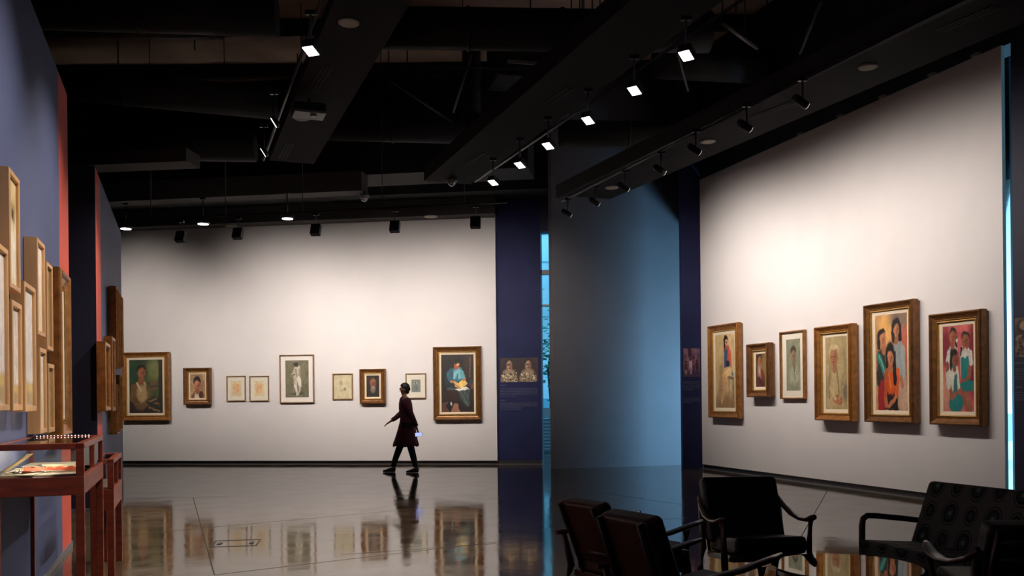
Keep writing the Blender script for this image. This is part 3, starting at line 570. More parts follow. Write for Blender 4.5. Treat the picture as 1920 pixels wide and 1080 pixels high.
picture('framed_drawing', PB, 424, 460, 705, 752.5, 'thin', 0, p_sheet((222, 176, 130)), 'small thin-framed drawing on tan paper, left one of the matching pair on the back wall', seed=3, mat_w=0.085)
picture('framed_drawing', PB, 467, 503.5, 705, 752.5, 'thin', 0, p_sheet((226, 180, 132)), 'small thin-framed drawing on tan paper, right one of the matching pair on the back wall', seed=4, mat_w=0.085)
picture('framed_drawing', PB, 523.5, 588, 665.5, 756, 'thin', 0, p_standing, 'white-matted chalk drawing of a standing figure in white on olive paper', seed=5, mat_w=(0.10, 0.10, MATW), depth=0.05)
picture('framed_drawing', PB, 623, 661, 700.5, 749.5, 'thin', 0, p_faint, 'small thin-framed faint pencil sketch on cream paper, left of the bearded man portrait', seed=6)
picture('framed_painting', PB, 673, 721.5, 692, 757, 'gilt', 0.035, p_oldman, 'small gilt-framed dark portrait of a bearded old man on the back wall', seed=7, fw=0.09, mm=GILTD)
picture('framed_drawing', PB, 760, 798.5, 700, 747.5, 'thin', 0, p_small, 'small thin-framed grey-blue print in a wide cream mat behind the walking person', seed=8, mat_w=(0.1, 0.115, MATB))
picture('framed_painting', PB, 811, 902, 650.5, 788, 'gilt', 0.04, p_reader, 'large gilt-framed dark painting of a figure in light blue reading a yellow book', seed=9, fw=0.11, mm=GILTD)
picture('framed_painting', PR, 1325, 1382, 612, 783, 'gilt', 0.06, p_seated, 'tall gilt-framed painting of a seated woman in red and blue top on tan', seed=11, fw=0.11, mm=GILT)
picture('framed_painting', PR, 1397.5, 1438, 646, 745, 'dark', 0.05, p_boy, 'smallest brown-framed painting on the right wall, a seated boy in dark red tones', seed=12, fw=0.11, depth=0.13)
picture('framed_drawing', PR, 1461, 1506.5, 623, 748, 'thin', 0, p_sketch, 'thin gold-framed pastel head of a boy on grey paper with a pale mat', seed=13, mat_w=(0.11, 0.11, MATB), mm=GILT, depth=0.06)
picture('framed_painting', PR, 1524, 1593, 614, 788, 'gilt', 0.055, p_elder, 'gilt-framed painting of an elder in pale robes and headcloth, hands folded', seed=14, fw=0.10, depth=0.14)
picture('framed_painting', PR, 1616.5, 1709, 573, 791, 'gilt', 0.055, p_three_women, 'largest gilt-framed painting on the right wall, three women with one in an orange top', seed=15, fw=0.095, mm=GILTD, depth=0.12)
picture('framed_painting', PR, 1738.5, 1837, 590, 796, 'gilt', 0.05, p_three_girls, 'gilt-framed painting of three girls in teal and white school uniforms on pink', seed=16, fw=0.105, mm=GILTD, depth=0.12)
# left wall, salon hang
LF = [(-18, 17, 440, 772, 'oak', p_landscape(1), 'pale landscape in a light oak frame, cut by the left picture edge', 0),
      (17.5, 38, 312, 537, 'oak', p_washdraw, 'tall oak-framed ink wash drawing, highest on the near slate blue wall', 0),
      (23, 42, 561, 770, 'oak', p_landscape(2), 'narrow oak-framed pale landscape directly under the highest frame', 0),
      (46, 68, 526, 772, 'oak', p_landscape(3), 'oak-framed pale landscape of medium height beside the lower narrow one', 0),
      (70, 85, 444, 626, 'oak', p_pale, 'oak-framed pale sheet hung upper centre on the near slate blue wall', 0),
      (88, 99.5, 489, 655, 'oak', p_ochre, 'oak-framed ochre study in the upper row beside the large ornate frame', 0),
      (75, 88, 651, 814, 'oak', p_pale, 'oak-framed pale sheet in the lower row above the display case corner', 0),
      (91, 102.5, 681, 812, 'oak', p_ochre, 'smallest oak-framed olive study in the lower row beside the large ornate frame', 0)]
for i, (u1, u2, vt, vb, st, pf, lb, q) in enumerate(LF):
    picture('framed_picture', PL, u1, u2, vt, vb, st, 0, pf, lb, seed=20 + i, depth=0.085, fw=0.035)
picture('framed_painting', PL, 116, 135.5, 500, 822, 'gilt', 0.07, p_ochre, 'large ornate gilt-framed painting overlapping the coral strip of the near left wall', seed=33, depth=0.10, fw=0.13)
LF2 = [(197, 206.5, 640, 771, 'thin', p_young, 'small brown frame, nearest of the cluster on the far left wall', 0.10),
       (209.5, 216, 630, 771, 'thin', p_ochre, 'small brown frame, second nearest in the cluster on the far left wall', 0.10),
       (219.0, 223, 536, 690, 'gilt', p_boy, 'tall gilt frame, nearest of the upper row on the far left wall', 0.10),
       (224.5, 227.5, 546, 690, 'gilt', p_seated, 'tall gilt frame, middle of the upper row on the far left wall', 0.10),
       (229.5, 232, 556, 688, 'gilt', p_ochre, 'tall gilt frame, farthest of the upper row on the far left wall', 0.10),
       (220.5, 225, 720, 815, 'gilt', p_oldman, 'gilt frame, nearer of the two in the lower row on the far left wall', 0.10),
       (226, 230.5, 703, 808, 'gilt', p_elder, 'gilt frame, farther of the two in the lower row on the far left wall', 0.10)]
for i, (u1, u2, vt, vb, st, pf, lb, dp) in enumerate(LF2):
    picture('framed_painting', PL, u1, u2, vt, vb, st, 0, pf, lb, seed=40 + i, depth=dp, fw=0.06, res=0.03, mm=GILT, edge=False)

# wall photographs and lettering on the navy panels
def mural(P, u1, u2, vt, vb, painter, label, off=0.0, name='wall_photograph', seed=50):
    s1, ht = P.hit(u1, vt, off); _, hb = P.hit(u1, vb, off); s2, _ = P.hit(u2, vt, off)
    w, h = s2 - s1, ht - hb
    t = thing(name, P.pt((s1 + s2) / 2, off + 0.001, (ht + hb) / 2), P.rot, label, 'photograph')
    MB().box(-w / 2, w / 2, -0.004, 0, -h / 2, h / 2).build('print_panel', NAVYD, t)
    canvas_obj(w, h, painter, t, -0.005, seed=seed, name='photo_print', res=0.006)
def letters(P, u1, u2, rows, label, off=0.0):
    s1, h0 = P.hit(u1, rows[0][0], off); s2, _ = P.hit(u2, rows[0][0], off)
    t = thing('wall_text', P.pt(s1, off + 0.002, h0), P.rot, label, 'text'); b = MB(); q = random.Random(5); W = s2 - s1
    for v, frac, big in rows:
        z = P.hit(u1, v, off)[1] - h0; x = 0; hh = 0.013 if big else 0.008
        while x < W * frac:
            L_ = q.uniform(0.02, 0.07)
            y = x
            while y < min(x + L_, W * frac):
                k = q.choice((0, 1, 2)); b.box(y, y + 0.003, -0.0012, 0, z - hh, z + hh * (0.6 if k else 1.3))
                if k: b.box(y, y + 0.009, -0.0012, 0, z + (hh * 0.4 if k == 1 else -hh), z + (hh * .4 if k == 1 else -hh) + 0.003)
                y += 0.0125
            x += L_ + 0.012
    b.build('lettering', INK, t)
mural(PB, 938, 1009, 671.5, 716.5, p_men, 'sepia double photograph of men in patterned shirts on the navy end of the back wall', -0.1)
rows = [(722.5, 0.13, 1)] + [(728.5 + i * 2.9, 1 if i < 5 else .45, 0) for i in range(6)] + [(751, 0.15, 1)] + [(756 + i * 2.9, 1 if i < 3 else .6, 0) for i in range(5)]
letters(PB, 938, 1008, rows, 'pale lines of small wall text beneath the sepia double photograph', -0.1)
PF = Plane((xl, pn.y - 0.02), (pn.x, pn.y - 0.02))
mural(PF, 1281, 1312, 653.5, 706, p_group, 'small purple-toned group photograph on the navy fin left of the right wall', 0, seed=52)
letters(PF, 1281, 1312, [(716 + i * 2.9, 1 if i < 5 else .6, 0) for i in range(6)] + [(746 + i * 2.9, 1 if i < 3 else .5, 0) for i in range(4)], 'pale lines of small wall text on the navy fin under the group photograph', 0)
mural(PR, 1903.5, 1950, 597, 670, p_near, 'sepia photograph on the dark navy wall at the far right edge', 0, seed=53)
letters(PR, 1903.5, 1950, [(681, .4, 1)] + [(692 + i * 4.6, 1, 0) for i in range(5)] + [(726, .3, 1)] + [(736 + i * 4.6, 1, 0) for i in range(4)], 'pale wall text lines at the far right edge below the sepia photograph', 0)

# ------------------------------------------------------------------ ceiling
DR = Vector((-0.375, 1.0))
def along(name, A, B_, wid, h0, h1, m, label, cat, group=None, side=1):
    A, B_ = Vector(A[:2]), Vector(B_[:2]); d = (B_ - A).normalized(); n = Vector((d.y, -d.x)) * wid
    return tag(MB().prism([A, B_, B_ + n, A + n], h0, h1).build(name, m), label, cat, group)
def ceil_struct(name, A, B_, wid, h0, h1, m):
    A, B_ = Vector(A[:2]), Vector(B_[:2]); d = (B_ - A).normalized(); n = Vector((d.y, -d.x)) * wid
    return struct(MB().prism([A, B_, B_ + n, A + n], h0, h1), name, m)
# central beam
cb_far = at_h(795, 339, 5.0); cb_dir = Vector((0.375, -1.0)).normalized()
ceil_struct('ceiling_beam', Vector(cb_far[:2]) + cb_dir * 14, cb_far, 0.80, 5.0, 5.22, BEAM3)
lp_far = at_h(505, 301, 5.0)
ceil_struct('ceiling_panel', Vector(lp_far[:2]) + cb_dir * 14, lp_far, 0.66, 5.0, 5.14, BEAM3)
sf_far = at_h(1052, 366, 4.85); sdir = Vector((0.415, -1.0)).normalized()
ceil_struct('ceiling_soffit', Vector(sf_far[:2]) + sdir * 18, sf_far, 0.94, 4.85, 4.97, BEAM3)
ceil_struct('ceiling_soffit_edge', Vector(sf_far[:2]) + sdir * 18 + Vector((-0.09, 0)), Vector(sf_far[:2]) + Vector((-0.09, 0)), 0.07, 4.80, 5.02, BLACK)
# bulkhead along the back wall and two brown strips
slab('ceiling_bulkhead', PB, -6, sB1 + 0.05, 0.01, 0.42, hBt + 0.0, hBt + 0.35, BEAM_LIT)
slab('ceiling_bulkhead_upper', PB, -6, sN + 0.5, -0.09, 0.9, hBt + 0.36, HC, BLACK)
p = at_h(690, 366, 5.05); q_ = at_h(215, 388, 5.05)
ceil_struct('ceiling_strip', (q_.x - 2, q_.y + 0.25), p, 0.38, 5.05, 5.4, BEAM_LIT)
ceil_struct('ceiling_strip_far', (q_.x - 2, q_.y + 1.3), (p.x + 3, p.y + 0.6), 0.9, 5.45, 6.4, BLACK)
p = at_h(375, 316, 5.0); q_ = at_h(175, 329, 5.0)
ceil_struct('ceiling_strip_near', (q_.x - 3, q_.y + 0.2), p, 0.45, 5.0, 5.2, BEAM_LIT)
# joists, ducts, pipes, rods above
js = MB()
for i in range(12): js.box(-14, 12, 1.0 + i * 2.1, 1.14 + i * 2.1, HC - 0.25, HC)
struct(js, 'ceiling_joists', BLACK)
def duct(a, c, r, label, rr=None):
    t = thing('air_duct', (0, 0, 0), 0, label, 'duct', 'dark round ducts under the ceiling')
    a, c = Vector(a), Vector(c); MB().sweep([a, c], [(r, rr or r)] * 2, 20).build('duct_pipe', DUCT, t)
    L_ = (c - a).length; d = (c - a).normalized(); b = MB()
    for i in range(1, int(L_ / 1.2)): b.sweep([a + d * (i * 1.2 - 0.02), a + d * (i * 1.2 + 0.02)], [(r + 0.015, (rr or r) + 0.015)] * 2, 20)
    b.build('joint_bands', DUCT, t)
duct(at_h(600, 238, 5.95), at_h(872, 245, 5.95), 0.22, 'dark round duct crossing between the left ceiling panel and the central beam')
duct(at_h(700, 52, 6.1), at_h(1330, 60, 6.1), 0.26, 'dark round duct across the top centre of the ceiling')
duct(at_h(60, 150, 6.0), at_h(520, 195, 6.0), 0.24, 'dark round duct above the left walls, nearer one')
duct(at_h(90, 272, 5.5), at_h(480, 278, 5.5), 0.22, 'dark round duct above the left walls, farther one')
duct(at_h(60, 15, 6.0), at_h(520, 30, 6.0), 0.24, 'dark round duct at the top left corner of the ceiling')
duct(at_h(1050, 250, 6.0), at_h(1350, 255, 6.0), 0.23, 'dark round duct behind the row of square floods')
duct(at_h(1230, 112, 6.9), at_h(1430, 122, 6.9), 0.30, 'dark round duct above the right soffit')
t = thing('duct_elbow', at_h(858, 245, 6.0) + Vector((0.25, 0, 0)), 0, 'black bulging duct junction beside the central beam', 'duct')
MB().sphere((0, 0, 0), 0.30, 20, (1, 1, 1.1)).build('junction_body', DUCT, t); MB().tube((0, 0, 0.2), (0, 0, 1.5), 0.16, 16).build('riser', DUCT, t)
t = thing('fan_coil_unit', at_h(985, 125, 6.75), 0.25, 'black box-shaped air unit in the ceiling left of the central beam', 'air unit')
MB().box(-0.55, 0.5, -0.4, 0.4, -0.3, 0.35).build('casing', DUCT, t, bevel=0.02); MB().box(-0.4, 0.2, -0.44, -0.401, -0.12, -0.07).build('service_rail', GREYMET, t)
t = thing('fan_coil_unit', at_h(395, 262, 7.0), 0.1, 'black box-shaped air unit in the ceiling above the left far wall', 'air unit')
MB().box(-0.7, 0.5, -0.4, 0.4, -0.2, 0.35).build('casing', DUCT, t, bevel=0.02)
def strip_poly(name, a, c, r, m, label, cat, group=None):
    return tag(MB().tube(a, c, r, 8).build(name, m), label, cat, group)
rq = random.Random(11)
for i, (u0_, v0_, u1_, v1_, y0_, y1_, r) in enumerate([(780, 125, 1000, 128, 10.5, 10.5, .02), (730, 150, 850, 230, 11, 12, .02), (790, 100, 730, 190, 10.5, 11.5, .03), (885, 100, 850, 210, 10.8, 12.0, .022),
      (80, 62, 400, 66, 9, 9.6, .06), (240, 165, 400, 100, 10, 9.5, .035), (1270, 100, 1290, 170, 9, 9.5, .02),
      (1420, 90, 1350, 40, 9, 8.5, .03), (1500, 100, 1540, 0, 9, 8.6, .022), (1380, 185, 1430, 170, 10, 10, .02), (900, 40, 1010, 10, 9.5, 9.5, .04)]):
    if i in (2, 5, 10): continue
    strip_poly('conduit_pipe', at_h(u0_, v0_, 6.0 + .025 * i), at_h(u1_, v1_, 6.0 + .025 * i), r, PIPEM if i in (4, 6, 7, 12) else DUCT, 'thin dark conduit pipe run among the ducts under the ceiling', 'pipe', 'conduit pipes under the ceiling')
for i in range(46):
    u = rq.choice([rq.uniform(640, 900), rq.uniform(960, 1160), rq.uniform(1050, 1180), rq.uniform(1200, 1300), rq.uniform(1300, 1560), rq.uniform(130, 480)]); y = rq.uniform(10, 13.5); p = at_y(u, 100, y)
    strip_poly('hanger_rod', (p.x, p.y, rq.uniform(5.9, 6.4)), (p.x, p.y, HC), 0.009, BLACK, 'thin vertical hanger rod dropping from the dark ceiling slab', 'rod', 'hanger rods under the ceiling')

# slot vents on panels, with discs
def hole_disc(u, v, h, r, label):
    p = at_h(u, v, h); t = thing('ceiling_speaker', (p.x, p.y, h), 0, label, 'ceiling speaker')
    MB().lathe([(r, 0), (r, -0.012), (r * 0.93, -0.018)], n=28).build('rim', PALE, t); MB().lathe([(r * 0.9, -0.012), (r * 0.88, -0.02)], n=28).build('grille', PALE, t)
hole_disc(654, 41.5, 5.0, 0.10, 'pale round ceiling disc on the left panel near the top of the photo')
hole_disc(566, 221, 5.0, 0.10, 'pale round ceiling disc on the left panel under the projector')
hole_disc(1627, 124, 4.85, 0.10, 'pale round ceiling disc on the right soffit, nearest one')
hole_disc(1327, 264, 4.85, 0.105, 'pale round ceiling disc on the right soffit, middle one')
hole_disc(1147, 351, 4.85, 0.11, 'pale round ceiling disc on the right soffit, farthest one')
hole_disc(435, 424.5, hBt, 0.14, 'pale disc on the bulkhead above the back wall, left one')
hole_disc(808, 405.5, hBt, 0.14, 'pale disc on the bulkhead above the back wall, right one')
def slot_vent(ua, va, ub, vb, h, label, n=3, sp=0.045):
    a, c = at_h(ua, va, h), at_h(ub, vb, h); d = (c - a).normalized(); nn = Vector((d.y, -d.x, 0)); t = thing('slot_vent', (a.x, a.y, h), 0, label, 'air vent')
    b = MB()
    for i in range(n):
        o = nn * sp * (i - (n - 1) / 2) * 1.0; L_ = c - a
        q = [o - nn * 0.012, o + L_ - nn * 0.012, o + L_ + nn * 0.012, o + nn * 0.012]; b.prism([(k.x, k.y) for k in q], -0.006, -0.001)
    b.build('slots', BLACK, t)
slot_vent(615, 125, 585, 172, 5.0, 'dark triple slot vent on the left ceiling panel, nearer one')
slot_vent(545, 268, 529, 297, 5.0, 'dark triple slot vent on the left ceiling panel, farther one')
slot_vent(1070, 165, 1030, 192, 5.0, 'dark slot vent on the central beam, nearer one')
slot_vent(912, 287, 876, 308, 5.0, 'dark slot vent on the central beam, farther one')
slot_vent(1870, 12, 1760, 58, 4.85, 'dark slot vent on the right soffit, nearer one')
slot_vent(1500, 187, 1405, 222, 4.85, 'dark slot vent on the right soffit, farther one')
# projector
p = at_h(579, 208, 4.86); t = thing('projector', p, 0.35, 'black projector hung beneath the left ceiling panel', 'projector')
MB().box(-0.19, 0.19, -0.16, 0.16, -0.06, 0.06).build('casing', BLKMET, t, bevel=0.015); MB().box(-0.19, 0.19, -0.165, -0.161, -0.055, -0.035).build('front_strip', GREYMET, t)
MB().lathe([(0.04, 0), (0.035, -0.02)], (0.05, -0.05, -0.06), 16).build('lens', GREYMET, t); MB().tube((0, 0, 0.06), (0, 0, 0.14), 0.02).build('mount', BLKMET, t)
# dome cameras
def dome(u, v, h, label):
    p = at_h(u, v, h); t = thing('dome_camera', p, 0, label, 'security camera')
    MB().lathe([(0.085, 0.10), (0.088, 0.05), (0.07, 0.03)], n=24).build('housing', GREYMET, t)
    MB().sphere((0, 0, 0.03), 0.062, 16).build('dome', STEEL, t); MB().tube((0, 0, 0.1), (0, 0, 0.16), 0.03).build('mount', BLKMET, t)
dome(847, 346, 4.86, 'small dome security camera at the end of the central beam')
dome(683, 375, 4.92, 'small dome security camera on the brown strip above the back wall')

# ------------------------------------------------------------------ lamps
def lamp_light(pos, target, power, size=90, blend=1.0, col=(1.0, 0.89, 0.81), r=0.05, parent=None):
    l = bpy.data.lights.new('spot_light', 'SPOT'); l.energy = power; l.spot_size = math.radians(size); l.spot_blend = blend; l.color = col; l.shadow_soft_size = r
    o = bpy.data.objects.new('spot_light', l); C.objects.link(o); o.location = pos
    d = Vector(target) - Vector(pos); o.rotation_euler = d.to_track_quat('-Z', 'Y').to_euler()
    if parent:
        bpy.context.view_layer.update(); o.parent = parent; o.matrix_parent_inverse = parent.matrix_world.inverted()
    return o
def head_rot(d): return Vector(d).to_track_quat('-Z', 'Y').to_euler()
def track_spot(pos, target, top, label, group, lit=False, power=0, size=95, kind='box', scale=1.0, col=(1.0, 0.89, 0.81), lens=None):
    t = thing('track_light', pos, 0, label, 'track light', group)
    d = Vector(target) - Vector(pos); e = head_rot(d)
    s = scale
    if kind == 'box':
        MB().box(-0.085 * s, 0.085 * s, -0.10 * s, 0.10 * s, -0.02 * s, 0.08 * s).build('lamp_head', BLKMET, t, bevel=0.008, rot=e)
        MB().box(-0.07 * s, 0.07 * s, -0.085 * s, 0.085 * s, -0.026 * s, -0.021 * s).build('lamp_lens', lens or LENS, t, rot=e)
    elif kind == 'cyl':
        MB().lathe([(0.045 * s, -0.07 * s), (0.05 * s, -0.06 * s), (0.05 * s, 0.12 * s), (0.03 * s, 0.15 * s)], n=18).build('lamp_head', BLKMET, t, rot=e)
        MB().lathe([(0.042 * s, -0.076 * s), (0.042 * s, -0.071 * s)], n=18).build('lamp_lens', lens or LENS, t, rot=e)
    else:
        MB().lathe([(0.10 * s, -0.02 * s), (0.12 * s, 0.0), (0.11 * s, 0.04 * s), (0.05 * s, 0.07 * s)], n=24).build('lamp_head', BLKMET, t, rot=e)
        MB().lathe([(0.095 * s, -0.026 * s), (0.095 * s, -0.021 * s)], n=24).build('lamp_lens', lens or LENS, t, rot=e)
    hh = top - pos[2]
    if hh > 0.02:
        MB().tube((0, 0, 0.03), (0, 0, hh - 0.02), 0.012).build('stem', GREYMET if kind == 'box' and not lit is None else BLKMET, t)
        MB().box(-0.05, 0.05, -0.02, 0.02, hh - 0.04, hh).build('track_adapter', BLKMET, t)
    if power: lamp_light(Vector(pos) + d.normalized() * 0.09, target, power, size, parent=t, col=col)
    return t
def hangers(P_, Q_, n, z0, z1, t):
    for i in range(n):
        k = Vector(P_).lerp(Vector(Q_), (i + .5) / n); MB().tube((k.x, k.y, z0), (k.x, k.y, z1), 0.008).build('hanger_wire', BLKMET, t)
def rail(a, c, label, z1=HC):
    a, c = Vector(a), Vector(c); t = thing('lighting_track', (0, 0, 0), 0, label, 'lighting track')
    MB().sweep([a, c], [(0.02, 0.02)] * 2, 4).build('rail', BLKMET, t); hangers(a, c, 5, a.z, z1, t)
WB = 365; HS = 4.2
bp = [at_h(u, v, HS) for u, v in ((340, 446), (447, 440), (593, 433), (741, 427), (892, 419))]
names = ['leftmost', 'second from the left', 'middle', 'fourth from the left', 'rightmost']
for i, p in enumerate(bp):
    k = (Vector(p[:2]) - PB.o).dot(PB.d); tg = PB.pt(k - 0.1, 0, 2.45)
    t = track_spot(p, tg, HS + 0.30, f'black track spotlight before the back wall, {names[i]} of the five', 'black spotlights along the back wall', power=WB, size=80, scale=0.95)
rail((bp[0].x - 1.2, bp[0].y + 0.12, HS + 0.32), (bp[-1].x + 0.5, bp[-1].y - 0.04, HS + 0.32), 'black lighting track hung before the back wall')
for i, (u, v) in enumerate(((236, 427), (381, 418), (539, 408))):
    p = at_h(u, v, 4.55); k = (Vector(p[:2]) - PB.o).dot(PB.d); tg = PB.pt(k - 0.2, 0, 2.4)
    track_spot(p, (p.x, p.y - 0.05, 0), 5.0, 'round lit flood lamp above the back wall, ' + ('leftmost', 'middle', 'rightmost')[i] + ' of the three', 'round flood lamps above the back wall', power=0, kind='disc', scale=0.95)
    lamp_light(p + Vector((0, 0, -0.06)), (p.x, p.y - 1, 0), 12, 60)
for k in (-0.55, -2.1): # the row goes on behind the left wall
    d_ = (bp[1] - bp[0]).normalized(); q = bp[0] + d_ * (k - 1.0); lamp_light(q, PB.pt((Vector(q[:2]) - PB.o).dot(PB.d), 0, 2.45), WB, 80)
# right wall spots on the soffit edge
WR = 132
rp_ = [(1505, 193, 0), (1400, 238, 0), (1305, 282, 0), (1240, 320, 1), (1172, 352, 1), (1117, 380, 1), (1065, 401, 1)]
nm = ['nearest', 'second nearest', 'third nearest', 'fourth nearest', 'third farthest', 'second farthest', 'farthest']
for i, (u, v, k_) in enumerate(rp_):
    p = at_h(u, v, 4.5); s_ = (Vector(p[:2]) - PR.o).dot(PR.d); s_ = max(s_ + 0.1, 0.35); tg = PR.pt(s_, 0, 2.95)
    track_spot(p, tg, 4.77, f'black cylindrical spotlight under the right soffit, {nm[i]} of the seven', 'spotlights under the right soffit', power=WR * (.75, .8, .9, 1.1, 1.5, 1.8, 1.8)[i], size=92, kind='cyl', scale=0.85, lens=LENSDIM)
# two extra lamps without fixtures, added to light the right wall
for s_ in (4.3, 5.5):
    q = PR.pt(s_, 3.1, 4.5); lamp_light(q, PR.pt(s_, 0, 2.9), WR * 0.65, 92)
rail((rp := at_h(1790, 4, 4.76)), at_h(1054, 378, 4.76), 'black lighting track along the edge of the right soffit', 4.86)
# wall-top clips
for i, (u, v) in enumerate(((1830, 114), (1748, 147), (1655, 184), (1575, 216), (1500, 246))):
    s_, h_ = PR.hit(u, v, 0.0); t = PR.pt(s_, 0.0, hRt)
    tag(MB().box(-0.05, 0.05, -0.03, 0.03, 0.0, 0.035).build('wall_clip', STEEL, loc=t, rot=(0, 0, PR.rot)), 'small metal clip on the top edge of the right white wall, ' + ('nearest', 'second nearest', 'middle', 'second farthest', 'farthest')[i] + ' one', 'clip', 'clips on the right wall top')
# square floods along the central beam
cf = [(925, 341), (975, 308), (1028, 272), (1103, 224), (1190, 168), (1287, 102)]
for i, (u, v) in enumerate(cf):
    p = at_h(u, v, 4.62); tg = (p.x - 0.9, p.y - 0.1, 0.8)
    track_spot(p, (p.x - 0.25, p.y - 0.35, 3.6), 4.98, f'square lit flood lamp beside the central beam, number {i+1} counting from the far end' if False else 'square lit flood lamp beside the central beam, ' + ('farthest', 'second farthest', 'third farthest', 'third nearest', 'second nearest', 'nearest')[i] + ' of the six', 'square flood lamps beside the central beam', lit=True, scale=0.75)
    lamp_light(p + Vector((0, 0, -0.08)), (p.x - 3.0, p.y - 1.6, 0), 420, 48)
e0, e1 = at_h(880, 343, 4.98), at_h(1368, 0, 4.98)
rail((e0.x + 0.10, e0.y, 5.0), (e1.x + 0.14, e1.y, 5.0), 'black lighting track beside the central beam', 5.2)
# floods on the left panel
for i, (u, v) in enumerate(((583, 93), (515, 229), (495, 285))):
    p = at_h(u, v, 4.62)
    if i == 0: track_spot(p, (p.x - 0.1, p.y - 0.3, 3.6), 4.98, 'square lit flood lamp on the left ceiling panel, nearest one', 'lit lamps on the left panel', lit=True, scale=0.75)
    else: track_spot(p, (p.x - 1.0, p.y - 0.1, 4.0), 4.98, 'lit flood lamp tilted to the left wall, ' + ('nearer', 'farther')[i - 1] + ' of two', 'lit lamps on the left panel', lit=True, kind='disc', scale=0.62)
    s_ = (Vector(p[:2]) - PL.o).dot(PL.d)
    lamp_light(p + Vector((-0.02, 0, -0.09)), PL.pt(s_, 0, 1.9), 380, 80)
l0, l1 = at_h(500, 303, 4.98), at_h(625, 0, 4.98)
rail((l0.x - 0.05, l0.y, 5.0), (l1.x - 0.10, l1.y, 5.0), 'black lighting track beside the left ceiling panel', 5.13)
# unseen lamps without fixtures, added to light the near left wall and case
for y_, pw in ((6.4, 440), (4.6, 380), (2.9, 260)):
    x_ = l1.x + (l1.y - y_) * 0.375; lamp_light((x_, y_, 4.6), PL.pt((Vector((x_, y_)) - PL.o).dot(PL.d) - .2, 0, 1.6), pw, 85)
lamp_light((-0.6, 1.4, 4.4), (-2.3, 4.6, 0.9), 75, 60)  # unseen lamp, added to brighten the front of the near case

# ------------------------------------------------------------------ display cases
def case(P, sa, sb, oa, ob, top, glassh, apron, leg, label, group):
    L_, D_ = sb - sa, ob - oa
    t = thing('display_case', P.pt(sa, oa, 0), P.rot, label, 'display case', group)  # local x along wall, local -y out into the room
    T = 0.045; zt = top; zg = top - glassh; za = zg - apron
    q = MB()
    MB().box(0, L_, -D_, 0, za, zg - 0.012).build('tray', [MAHOG], t, bevel=0.004)
    MB().box(0.03, L_ - 0.03, -D_ + 0.03, -0.03, zg - 0.011, zg).build('display_bed', TRAYM, t)
    for x in (0, L_ - T):
        for y in (-D_, -T):
            MB().box(x, x + T, y, y + T, zg - 0.01, zt).build('post', MAHOG, t, bevel=0.003)
    b = MB(); f = 0.035
    b.box(0, L_, -D_, -D_ + T, zt - f, zt + 0.002); b.box(0, L_, -T, 0, zt - f, zt + 0.002); b.box(0, T, -D_ + T, -T, zt - f, zt + 0.002); b.box(L_ - T, L_, -D_ + T, -T, zt - f, zt + 0.002)
    b.build('top_frame', MAHOG, t, bevel=0.003)
    for i in range(16 if leg < .05 else 0): MB().sphere((L_ - T - 0.004, -D_ + 0.09 + i * (D_ - .16) / 15, zt - 0.003 + 0.008), 0.0022, 8).build('led_dot', LENS, t)
    b = MB(); b.box(L_ * .5 - .02, L_ * .5 + .02, -D_, -D_ + .03, zg, zt - f); b.build('mullion', MAHOG, t)
    b = MB(); b.box(T, L_ - T, -D_ + 0.015, -D_ + 0.019, zg, zt - f); b.box(T, L_ - T, -0.019, -0.015, zg, zt - f); b.box(0.015, 0.019, -D_ + T, -T, zg, zt - f); b.box(L_ - 0.019, L_ - 0.015, -D_ + T, -T, zg, zt - f)
    b.build('side_panes', GLASS, t); MB().box(T - 0.01, L_ - T + 0.01, -D_ + T - 0.01, -T + 0.01, zt - 0.008, zt - 0.002).build('top_pane', GLASS, t)
    for x in (0, L_ - leg):
        for y in (-D_, -leg): MB().box(x, x + leg, y, y + leg, 0, za + 0.002).build('leg', MAHOG, t, bevel=0.003)
    return t, zg
c0 = at_h(157, 831, 1.15); c1 = at_h(193, 816, 1.15)
pr = lambda p: ((Vector(p[:2]) - PL.o).dot(PL.d), (Vector(p[:2]) - PL.o).dot(PL.n))
s_a, o_a = pr(c0); s_b, o_b = pr(c1); print('case', s_a, o_a, s_b, o_b)
Dw = 0.50; ob = (o_a + o_b) / 2
t, zg = case(PL, s_a, s_b, ob - Dw, ob, 1.15, 0.185, 0.125, 0.048, 'reddish wooden glass-topped display case in the left foreground, nearest one', 'glass display cases on the left')
k1 = at_h(228, 849, 0.945); s_c, o_c = pr(k1); print('case2', s_c, o_c)
case(PL, s_b + 0.40, s_c, o_c - 0.17, o_c, 0.945, 0.22, 0.18, 0.05, 'reddish wooden display case behind the nearest one along the left wall', 'glass display cases on the left')
for x_ in (0.25, 0.65):
    l = bpy.data.lights.new('case_led', 'POINT'); l.energy = 2.2; l.color = (1.0, 0.86, 0.66); l.shadow_soft_size = 0.03
    o = bpy.data.objects.new('case_led', l); C.objects.link(o); o.location = PL.pt(s_a + x_, ob - 0.3, 1.10)
